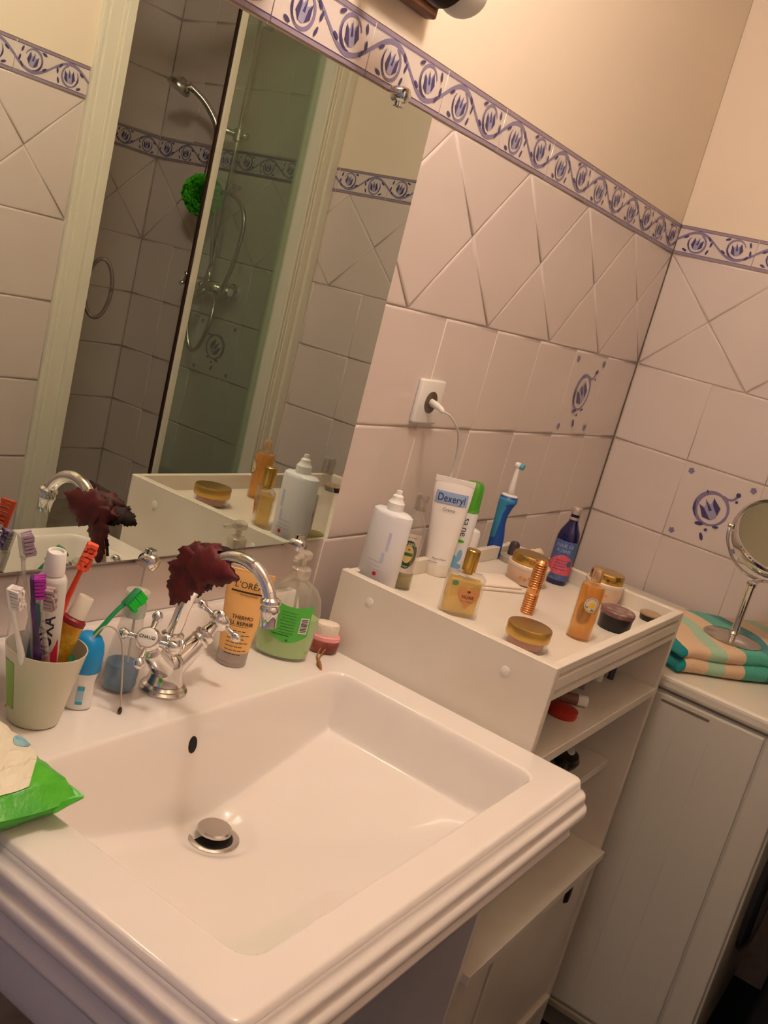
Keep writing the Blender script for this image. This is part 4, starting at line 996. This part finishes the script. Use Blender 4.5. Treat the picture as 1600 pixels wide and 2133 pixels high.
# tooth mug
MUG = Vector((-.588, -.088, LZ))
t = thing('tooth_mug', 'pale tapered plastic tooth mug full of toothbrushes on the basin ledge', 'mug', MUG, math.radians(-52))
cup = obj('cup', lathe([(.001, .0), (.026, 0), (.0285, .002), (.0445, .090), (.0448, .0915), (.0435, .0915), (.0275, .004), (.001, .003)], 44, closed=False), mat('mug_cream', (214, 206, 186), .3, noise=((206, 202, 180), 8, .4, .7)), t)
obj('green_patch', wrap(patch(-.040, -.022, .020, .078, 8, 3), lambda u, v: ((.0285 + (v - .002) * .1818 + .0004) * math.sin(u / .036), -(.0285 + (v - .002) * .1818 + .0004) * math.cos(u / .036), v)), mat('mug_green', (140, 176, 76), .4), cup, label='green patch on the mug side')  # flat green patch on one side of the cup
def brush(name, label, foot, tip, back, hm, bm_, group='toothbrushes in the mug', rad=.0048, hl=.026, br=(.0075, .010), z0=None):
    """a toothbrush from foot (inside the mug) to tip, bristles pointing 'back'"""
    foot, tip = Vector(foot), Vector(tip); ax = (tip - foot); L = ax.length; ax /= L; bk_ = Vector(back); bk_ = (bk_ - ax * bk_.dot(ax)).normalized(); sd = ax.cross(bk_)
    t = thing(name, label, 'toothbrush', foot, 0, group)
    P = lambda f, b: ax * L * f + bk_ * b
    h = obj('handle', tube([P(0, 0), P(.25, -.001), P(.5, .0015), P(.68, 0), P(.80, -.001), P(1 - hl / L, 0)], [rad, rad * 1.2, rad * 1.05, rad * .62, rad * .55, rad * .6], 10, 5, .7), hm, t)
    Mx = Matrix.Translation(tip - foot - ax * hl / 2) @ Matrix(((sd.x, bk_.x, ax.x, 0), (sd.y, bk_.y, ax.y, 0), (sd.z, bk_.z, ax.z, 0), (0, 0, 0, 1)))
    obj('head', xf(box(-br[0] * .75, br[0] * .75, -.0025, .0025, -hl / 2 - .003, hl / 2, .002, 2, True), Mx), hm, t)
    vs, fs = [], []; r = random.Random(len(label))
    for i in range(6):
        for j in range(4):
            cx, cz = (j - 1.5) * br[0] * .36, (i - 2.5) * hl * .165; w_ = br[0] * .16; hh = .0025 + br[1] * (.85 + .3 * r.random()); tx, tz = r.uniform(-.0008, .0008), r.uniform(-.0008, .0008)
            b0 = len(vs)
            for yq, e, dx, dz in ((.002, 1, 0, 0), (hh, 1.25, tx, tz)):
                for qx, qz in ((-1, -1), (1, -1), (1, 1), (-1, 1)): vs.append((cx + dx + qx * w_ * e, yq, cz + dz + qz * w_ * e * 1.2))
            fs += [(b0 + k, b0 + (k + 1) % 4, b0 + 4 + (k + 1) % 4, b0 + 4 + k) for k in range(4)] + [(b0 + 4, b0 + 5, b0 + 6, b0 + 7)]
    obj('bristles', xf(mesh_from(vs, fs), Mx), bm_, t)
    return t
zf = LZ + .006
clr = thin_glass('clear_handle', (.92, .90, .88), refl=.1, body=(210, 200, 194), bodyw=.3)
brush('toothbrush', 'clear handled toothbrush with lilac bristles, tallest in the mug', (-.585, -.10, zf), (-.652, -.088, 1.088), (.9, -.3, 0), clr, mat('bristle_lilac', (164, 140, 156), .8))
brush('toothbrush', 'dark purple toothbrush with magenta bristle tips', (-.594, -.106, zf), (-.640, -.104, 1.046), (.8, -.6, 0), mat('purple_handle', (84, 34, 112), .3, noise=((40, 16, 60), 40, .4, .6)), mat('bristle_magenta', (180, 50, 170), .8), rad=.0056)
brush('toothbrush', 'clear toothbrush with greyish bristles beside the purple one', (-.584, -.106, zf), (-.627, -.108, 1.034), (.5, -.8, 0), clr, mat('bristle_grey', (170, 146, 146), .8))
brush('toothbrush', 'white toothbrush at the left edge of the mug', (-.598, -.094, zf), (-.662, -.100, 1.036), (.3, -1, 0), white_m, mat('bristle_white', (226, 216, 212), .8))
brush('toothbrush', 'orange red toothbrush leaning right with fluffy bristles', (-.606, -.075, zf), (-.551, -.088, 1.071), (-.6, -.7, .2), mat('orange_handle', (226, 74, 44), .35), mat('bristle_orange', (238, 96, 66), .8), rad=.0062, hl=.032, br=(.009, .011))
brush('toothbrush', 'green toothbrush leaning furthest right out of the mug', (-.612, -.085, zf), (-.468, -.090, 1.006), (.45, -.35, -.8), mat('green_handle', (24, 140, 84), .3), mat('bristle_green', (20, 190, 50), .8), rad=.0058, hl=.024, br=(.0085, .0125))
brush('toothbrush', 'clear toothbrush with purple flecked bristles behind the orange one', (-.60, -.070, zf), (-.574, -.050, 1.046), (-.2, -1, 0), clr, mat('bristle_fleck', (176, 150, 176), .8, noise=((100, 60, 130), 300, .5, .6)))
t = thing('tongue_cleaner', 'flat pink plastic handle standing at the front of the mug', 'tongue cleaner', (-.586, -.104, zf), face(-.6, -.11)); obj('handle', xf(box(-.010, .010, -.0015, .0015, 0, .115, .0012, 2), Matrix.Rotation(math.radians(-7), 4, 'Y')), mat('pink_red', (206, 44, 76), .35), t)
obj('grip', xf(box(-.011, .011, -.0022, .0022, .0, .05, .0012, 2), Matrix.Rotation(math.radians(-7), 4, 'Y')), mat('pink_red', (206, 44, 76)), t)
# toothpaste tubes (cap up)
def paste(label, foot, top, w_, cap, m, capm, rz):
    foot, top = Vector(foot), Vector(top); ax = top - foot; L = ax.length
    t = thing('toothpaste_tube', label, 'toothpaste', foot, 0, 'toothpaste tubes in the mug', rot=(orient(ax) @ Matrix.Rotation(rz, 4, 'Z')).to_euler())
    pr = []
    for i in range(10):
        f = i / 9; pr.append(((w_ * (1 - f) + cap * 1.35 * f, .0018 * (1 - f) + cap * 1.3 * f ** .8), (L - .034) * f))
    pr += [((cap * 1.15, cap * 1.15), L - .029), ((cap * .8, cap * .8), L - .026)]
    b = obj('tube', lathe(pr, 28), m, t)
    c = obj('cap', lathe([(cap, L - .026), (cap * 1.0, L - .022), (cap * .86, L - .001), (cap * .80, L), (cap * .66, L), (cap * .62, L - .003), (.0001, L - .003)], 28), capm, t)
    return t, b, L
t, b, L = paste('white toothpaste tube with teal side and dark lettering, cap up in the mug', (-.588, -.080, zf), (-.607, -.096, 1.069), .024, .0118, mat('paste_white', (214, 210, 206), .35), white_m, -.75)
fo = lambda u, v: (u, -(.0018 * (1 - v / (L - .034)) + .0118 * 1.3 * (v / (L - .034)) ** .8) * math.sqrt(max(0, 1 - (u / (.024 + (.016 - .024) * v / (L - .034))) ** 2)) - .0008, v)
lb = obj('side_print', wrap(patch(-.013, -.004, .06, .145, 4, 6), fo), mat('paste_teal', (90, 134, 146), .4), b)
obj('lettering', wrap(turned(text_bold('VOXA', .019), PI / 2, .004, .105), fo), mat('dark_ink', (44, 32, 52), .5), b)
t, b, L = paste('crumpled gold toothpaste tube with dark red collar and white cap', (-.602, -.084, zf), (-.551, -.094, 1.008), .022, .0105, mat('gold_foil', (196, 160, 44), .3, .4, noise=((176, 110, 30), 30, .4, .65), bump=(50, 1.0, .004)), mat('cap_offwhite', (224, 214, 200), .4), 2.0)
obj('collar', lathe([(.0135, L - .035), (.0142, L - .034), (.0142, L - .029), (.012, L - .027)], 28), mat('collar_red', (136, 18, 32), .4), b)

# roll-on
t = thing('roll_on', 'white roll-on deodorant with bright blue dome cap next to the mug', 'deodorant', (-.524, -.083, LZ), face(-.524, -.083))
b = obj('body', lathe([((.0165, .0125), 0), ((.0180, .014), .002), ((.0172, .0135), .02), ((.0165, .0135), .034), ((.0185, .0155), .044), ((.0195, .0165), .049), ((.018, .015), .050)], 36), white_m, t)
obj('cap', lathe([(.0200, .049), (.0205, .050), (.0205, .072), (.0190, .082), (.0150, .090), (.0085, .0945), (.0001, .096)], 36), mat('sky_blue_cap', (0, 138, 208), .4), t, label='bright blue dome cap')
obj('label_print', wrap(merge2(patch(-.001, .007, .026, .031, 3), patch(-.001, .007, .008, .012, 3)), on_ell(.0176, .014, 0)), mat('label_cyan', (60, 170, 206), .5), b)
obj('label_print', wrap(patch(-.001, .007, .012, .026, 3), on_ell(.0176, .014, 0)), mat('label_pale', (160, 196, 220), .5), b)

# clear bottle with blue liquid
t = thing('mouthwash_bottle', 'clear tapered pump bottle holding a little blue mouthwash behind the tap', 'bottle', (-.446, -.069, LZ))
b = obj('body', lathe([(.0185, 0), (.0205, .002), (.0225, .010), (.0222, .035), (.0195, .060), (.0155, .085), (.0135, .100), (.0125, .104)], 36), tglass_m, t)
obj('mouthwash', lathe([(.0175, .003), (.0190, .004), (.0210, .011), (.0207, .034), (.0205, .036), (.0001, .036)], 32), mat('mouthwash_blue', (0, 112, 164), .1), b, label='blue mouthwash')
obj('collar', lathe([(.0140, .100), (.0145, .102), (.0140, .116), (.0120, .120), (.008, .122)], 30), thin_glass('pale_green_clear', (.86, .94, .88), refl=.08, body=(212, 222, 208), bodyw=.45), t)
obj('pump_head', lathe([(.006, .121), (.006, .126), (.0155, .128), (.0165, .130), (.0150, .133), (.0001, .134)], 30), thin_glass('milky_clear', (.9, .9, .86), refl=.08, body=(228, 222, 206), bodyw=.6), t)
obj('dip_tube', tube([(.001, 0, .12), (.003, -.002, .07), (.006, -.004, .006)], .0016, 8, 4), mat('tube_milky', (216, 216, 214), .4), t)

t = thing('curved_pick', 'thin clear curved plastic pick with dark tip beside the roll-on', 'dental pick', (-.490, -.123, LZ))
obj('wire', tube([(-.040, .030, .090), (-.030, .028, .104), (-.018, .026, .106), (-.006, .022, .096), (.0, .016, .075), (.0, .006, .035), (.0, .0, .006)], .0011, 8, 6), mat('pick_clear', (190, 172, 156), .3), t)
obj('tip', lathe([(.0015, 0), (.0028, .002), (.0025, .006), (.001, .009)], 12), mat('tip_brown', (74, 46, 34), .5), t)

# orange hair cream tube
t = thing('hair_cream_tube', 'orange salon hair tube on silver cap standing behind the tap spout', 'tube', (-.240, -.075, LZ), face(-.24, -.075))
obj('cap', lathe([(.0205, 0), (.0215, .002), (.0220, .005), (.0212, .0065), (.0218, .008), (.0222, .022)], 36), mat('cap_pewter', (168, 156, 150), .35, .4), t)
def tb(z0, z1, w0, w1, ry0, ry1, n=32):
    pr = []
    for i in range(13):
        f = i / 12; pr.append(((w0 + (w1 - w0) * f, ry0 * (1 - f) ** .9 + ry1), z0 + (z1 - z0) * f))
    return lathe(pr, n)
b = obj('body', tb(.022, .136, .0222, .0335, .0205, .0016), mat('salon_orange', (238, 186, 116), .35), t)
obj('crimp', box(-.0335, .0335, -.0014, .0014, .134, .140, .0005), mat('salon_orange', (234, 166, 84)), t)
def on_hair(u, v):
    f = max(0, min(1, (v - .022) / .114)); rx = .0222 + .0113 * f; ry = .0205 * (1 - f) ** .9 + .0016; s = min(.99, abs(u / rx)); return (u, -ry * math.sqrt(1 - s * s) - .0012, v)
ink_b = mat('brown_black_ink', (62, 34, 16), .5)
lt = obj('lettering', wrap(merge2(turned(text2("L'ORÉAL", .0125, 1.0), 0, .004, .1195), patch(-.0225, .031, .1085, .111, 12), turned(text2('PROFESSIONNEL', .0035), 0, .004, .1055),
    turned(text_bold('THERMO', .0075), 0, .002, .074), turned(text_bold('CELL REPAIR', .0075), 0, -.002, .0655), patch(-.020, .012, .0607, .0612, 8),
    *[merge2(*[patch(-.013 + q * .0062, -.013 + q * .0062 + .0052, .054 - .0056 * k, .0550 - .0056 * k, 2) for q in range(5 if k % 2 else 4)]) for k in range(7)]), on_hair), ink_b, b)

# liquid soap
t = thing('soap_dispenser', 'round clear pump bottle of pale green hand soap with green label', 'soap dispenser', (-.143, -.088, LZ), face(-.143, -.088))
SP = [((.036, .022), 0), ((.040, .025), .003), ((.0425, .0265), .02), ((.0450, .027), .05), ((.0450, .0265), .075), ((.0405, .024), .098), ((.030, .019), .114), ((.018, .0145), .122), ((.0135, .0135), .125), ((.0135, .0135), .129)]
b = obj('body', lathe(SP, 40), tglass_m, t)
obj('soap', lathe([((.035, .0205), .003), ((.0385, .0235), .005), ((.041, .025), .02), ((.0435, .0255), .05), ((.0437, .0252), .068), ((.0001, .0001), .068)], 36), mat('pale_green_soap', (172, 216, 134), .25), b, label='milky pale green soap')
def on_soap(e=.0006):
    zs = [p[1] for p in SP]
    def f(u, v):
        i = max(k for k in range(len(zs) - 1) if zs[k] <= max(v, 0)); f_ = (v - zs[i]) / (zs[i + 1] - zs[i]); rx = SP[i][0][0] + (SP[i + 1][0][0] - SP[i][0][0]) * f_; ry = SP[i][0][1] + (SP[i + 1][0][1] - SP[i][0][1]) * f_
        s = max(-.995, min(.995, u / rx)); return (u * 1.005, -ry * math.sqrt(1 - s * s) - e, v)
    return f
vs = []; fs = []
for k in range(15):
    u = -.028 + .060 * k / 14; q = (k / 14 - .5) * 2
    for j in range(5):
        lo = .030 + .014 * q * q; hi = .086 + .006 * q * q; vs.append((u, lo + (hi - lo) * j / 4))
for k in range(14):
    for j in range(4): a = k * 5 + j; fs.append((a, a + 5, a + 6, a + 1))
lb = obj('label', wrap((vs, fs), on_soap()), mat('label_green', (84, 186, 66), .4), b, label='bright green label')
obj('lettering', wrap(merge2(*[patch(-.012 + .001 * (k % 3), .012 - .001 * (k % 2), .077 - .0046 * k, .0777 - .0046 * k, 4) for k in range(8)], patch(-.020, .006, .0405, .042, 6), disc(.004, .034, .0018, .0018)), on_soap(.0011)), mat('label_dark_green', (28, 104, 36), .5), lb)
obj('barcode', wrap(patch(.018, .030, .048, .073, 4, 2), on_soap(.0011)), mat('barcode_white', (232, 228, 220), .5), lb)
obj('barcode_bars', wrap(merge2(*[patch(.0195, .029, .0505 + .0024 * k, .0505 + .0024 * k + (.0013 if k % 3 else .0008), 2) for k in range(9)]), on_soap(.0016)), ink_m, lb)
clp = thin_glass('pump_clear', (.93, .92, .88), refl=.10, body=(226, 214, 200), bodyw=.35)
obj('collar', lathe([(.0150, .126), (.0155, .128), (.0155, .140), (.012, .143), (.006, .144)], 28), clp, t)
ph = obj('pump', lathe([(.005, .143), (.005, .154), (.0110, .156), (.0125, .160), (.0115, .165), (.006, .168), (.0001, .1685)], 24), clp, t)
obj('spout', tube([(0, 0, .161), (-.008, -.016, .161), (-.012, -.028, .158)], [.0055, .0048, .004], 10, 3), clp, ph)
obj('dip_tube', tube([(0, 0, .14), (.004, 0, .08), (.010, 0, .01)], .002, 8, 3), clp, b)

# nail brush with cord
t = thing('nail_brush', 'reddish wooden nail brush with pink band and white bristles by the cabinet', 'nail brush', (-.0605, -.105, LZ), math.radians(-50))
obj('block', lathe([((.020, .017), 0), ((.024, .019), .004), ((.0255, .020), .014), ((.024, .019), .021)], 32, pw=2.6), mat('red_wood', (164, 88, 72), .4, noise=((126, 62, 50), 40, .4, .6)), t)
obj('band', lathe([((.0242, .019), .020), ((.0250, .0198), .0215), ((.0250, .0198), .0235), ((.0242, .0192), .025), ((.0250, .0196), .0265), ((.0236, .0185), .028)], 32, pw=2.4), mat('pink_band', (240, 160, 162), .4), t, label='pink band')
obj('bristles', lathe([((.0200, .0150), .027), ((.0208, .0158), .042), ((.019, .014), .046), ((.012, .009), .0475), ((.0001, .0001), .048)], 30), mat('bristle_cream', (236, 222, 208), .9, bump=(400, 1, .002)), t)
cord_m = mat('hemp_cord', (156, 104, 58), .8, bump=(500, .8, .001))
t2 = obj('cord', join(tube([(.004, -.020, .010), (.0, -.028, .006), (-.004, -.040, .0035), (-.006, -.055, .003)], .0013, 6, 5), tube([(-.004, -.019, .010), (-.007, -.030, .006), (-.008, -.042, .0035), (-.006, -.056, .003)], .0013, 6, 5),
    tube([(-.006, -.055, .003), (-.006, -.064, .003), (-.004, -.075, .002), (-.002, -.084, -.006), (-.002, -.088, -.020)], [.0022, .0036, .0025, .0015, .0018], 8, 5)), cord_m, t, label='knotted hemp cord')

# wet wipes pack on the left rim
green_m = mat('pack_green', (40, 158, 42), .3, noise=((88, 188, 44), 18, .35, .65), bump=(60, .5, .003))
wh_m = mat('pack_white', (232, 224, 200), .4, bump=(40, .5, .003))
t = thing('wipes_pack', 'soft green and white wet wipes pack on the left rim of the basin', 'wipes pack', (-.768, -.168, LZ), 0)
def pack(lx, ly, h):
    """a soft pillow pack: corner nearest the bowl at +x -y"""
    vs, fs = [], []; n = 22; m = 18
    for s in (1, -1):
        for j in range(m + 1):
            for i in range(n + 1):
                u, v = i / n * 2 - 1, j / m * 2 - 1; e = (1 - abs(u) ** 5) * (1 - abs(v) ** 7)
                zz = h / 2 + s * h / 2 * max(0, e) ** .45 * (1 + .05 * math.sin(7 * u + 3 * v) * s); zz += .0016 * math.sin(16 * u + 9 * v) * e + .0012 * math.sin(23 * v - 7 * u)
                x = u * lx / 2 * (1 - .03 * (1 - v * v)); y = v * ly / 2
                vs.append((x, y, max(zz, 0) if s < 0 else max(zz, .002)))
    N = (n + 1) * (m + 1)
    for s in (0, 1):
        for j in range(m):
            for i in range(n):
                a = s * N + j * (n + 1) + i; f = (a, a + 1, a + n + 2, a + n + 1); fs.append(f if s == 0 else f[::-1])
    for i in range(n): fs += [(i, N + i, N + i + 1, i + 1), (m * (n + 1) + i, m * (n + 1) + i + 1, N + m * (n + 1) + i + 1, N + m * (n + 1) + i)]
    for j in range(m): a = j * (n + 1); b_ = a + n; fs += [(a, a + n + 1, N + a + n + 1, N + a), (b_, N + b_, N + b_ + n + 1, b_ + n + 1)]
    return mesh_from(vs, fs, smooth=True)
PKR = math.radians(-5)
b = obj('wrapper', pack(.215, .190, .046), green_m, t, rot=(0, 0, PKR))
def pack_top(u, v):
    U, V = u / .1075, v / .0950; e = max(0, (1 - abs(U) ** 5) * (1 - abs(V) ** 7)); return (u, v, .023 + .023 * e ** .45 * (1 + .05 * math.sin(7 * U + 3 * V)) + .0016 * math.sin(16 * U + 9 * V) * e + .0012 * math.sin(23 * V - 7 * U) + .0012)
fl_pts = patch(-.10, .094, -.082, .086, 24, 18)
cut = lambda u, v: (u if u < .05 or v > -.03 else u, v)
lab = obj('label', wrap(fl_pts, lambda u, v: pack_top(u * (1 if v > -.03 else 1 - .35 * (-.03 - v) / .04), v)), wh_m, b, label='white label panel')
obj('sticker', wrap(disc(.090, -.006, .009, .009), lambda u, v: tuple(Vector(pack_top(u, v)) + Vector((0, 0, .001)))), mat('sticker_blue', (96, 158, 186), .4, noise=((150, 190, 200), 100, .4, .6)), lab, label='pale blue oval sticker')
obj('crimped_end', mesh_from([(x, y, z) for x, y, z in [(.078, -.090, .024), (.094, -.103, .030), (.106, -.097, .028), (.102, -.080, .030), (.104, -.06, .026), (.104, -.045, .027), (.102, -.03, .024), (.092, -.03, .024), (.072, -.098, .018)]],
    [(0, 8, 1), (0, 1, 2), (0, 2, 3), (0, 3, 4), (0, 4, 7), (4, 5, 7), (5, 6, 7)]), green_m, b)

# ------------------------------------------------------------------ dark laundry bag in front of the machine
t = thing('laundry_bag', 'dark cloth laundry bag standing in front of the washing machine', 'laundry bag', (.90, -.985, 0), 0)
def bag(rx, ry, h, seed):
    r = random.Random(seed); vs, fs = [], []; n, m = 48, 20
    for j in range(m + 1):
        f = j / m; k = 1 + .06 * math.sin(f * 7) - .18 * max(0, f - .85) / .15
        for i in range(n):
            a = 2 * PI * i / n; q = 1 + .035 * math.sin(9 * a + 4 * f) + .02 * math.sin(17 * a - 6 * f)
            vs.append((rx * k * q * math.copysign(abs(math.cos(a)) ** .7, math.cos(a)), ry * k * q * math.copysign(abs(math.sin(a)) ** .7, math.sin(a)), h * f))
    for j in range(m):
        for i in range(n): a = j * n + i; b_ = j * n + (i + 1) % n; fs.append((a, b_, b_ + n, a + n))
    fs.append(tuple(range(n - 1, -1, -1))); fs.append(tuple(m * n + i for i in range(n)))
    return mesh_from(vs, fs, smooth=True)
obj('sack', bag(.29, .16, .62, 2), mat('dark_cloth', (16, 11, 11), .95, noise=((64, 26, 20), 7, .56, .7)), t)
obj('drawn_neck', xf(bag(.20, .11, .07, 5), Matrix.Translation((0, 0, .61))), mat('dark_cloth', (16, 11, 11)), t)
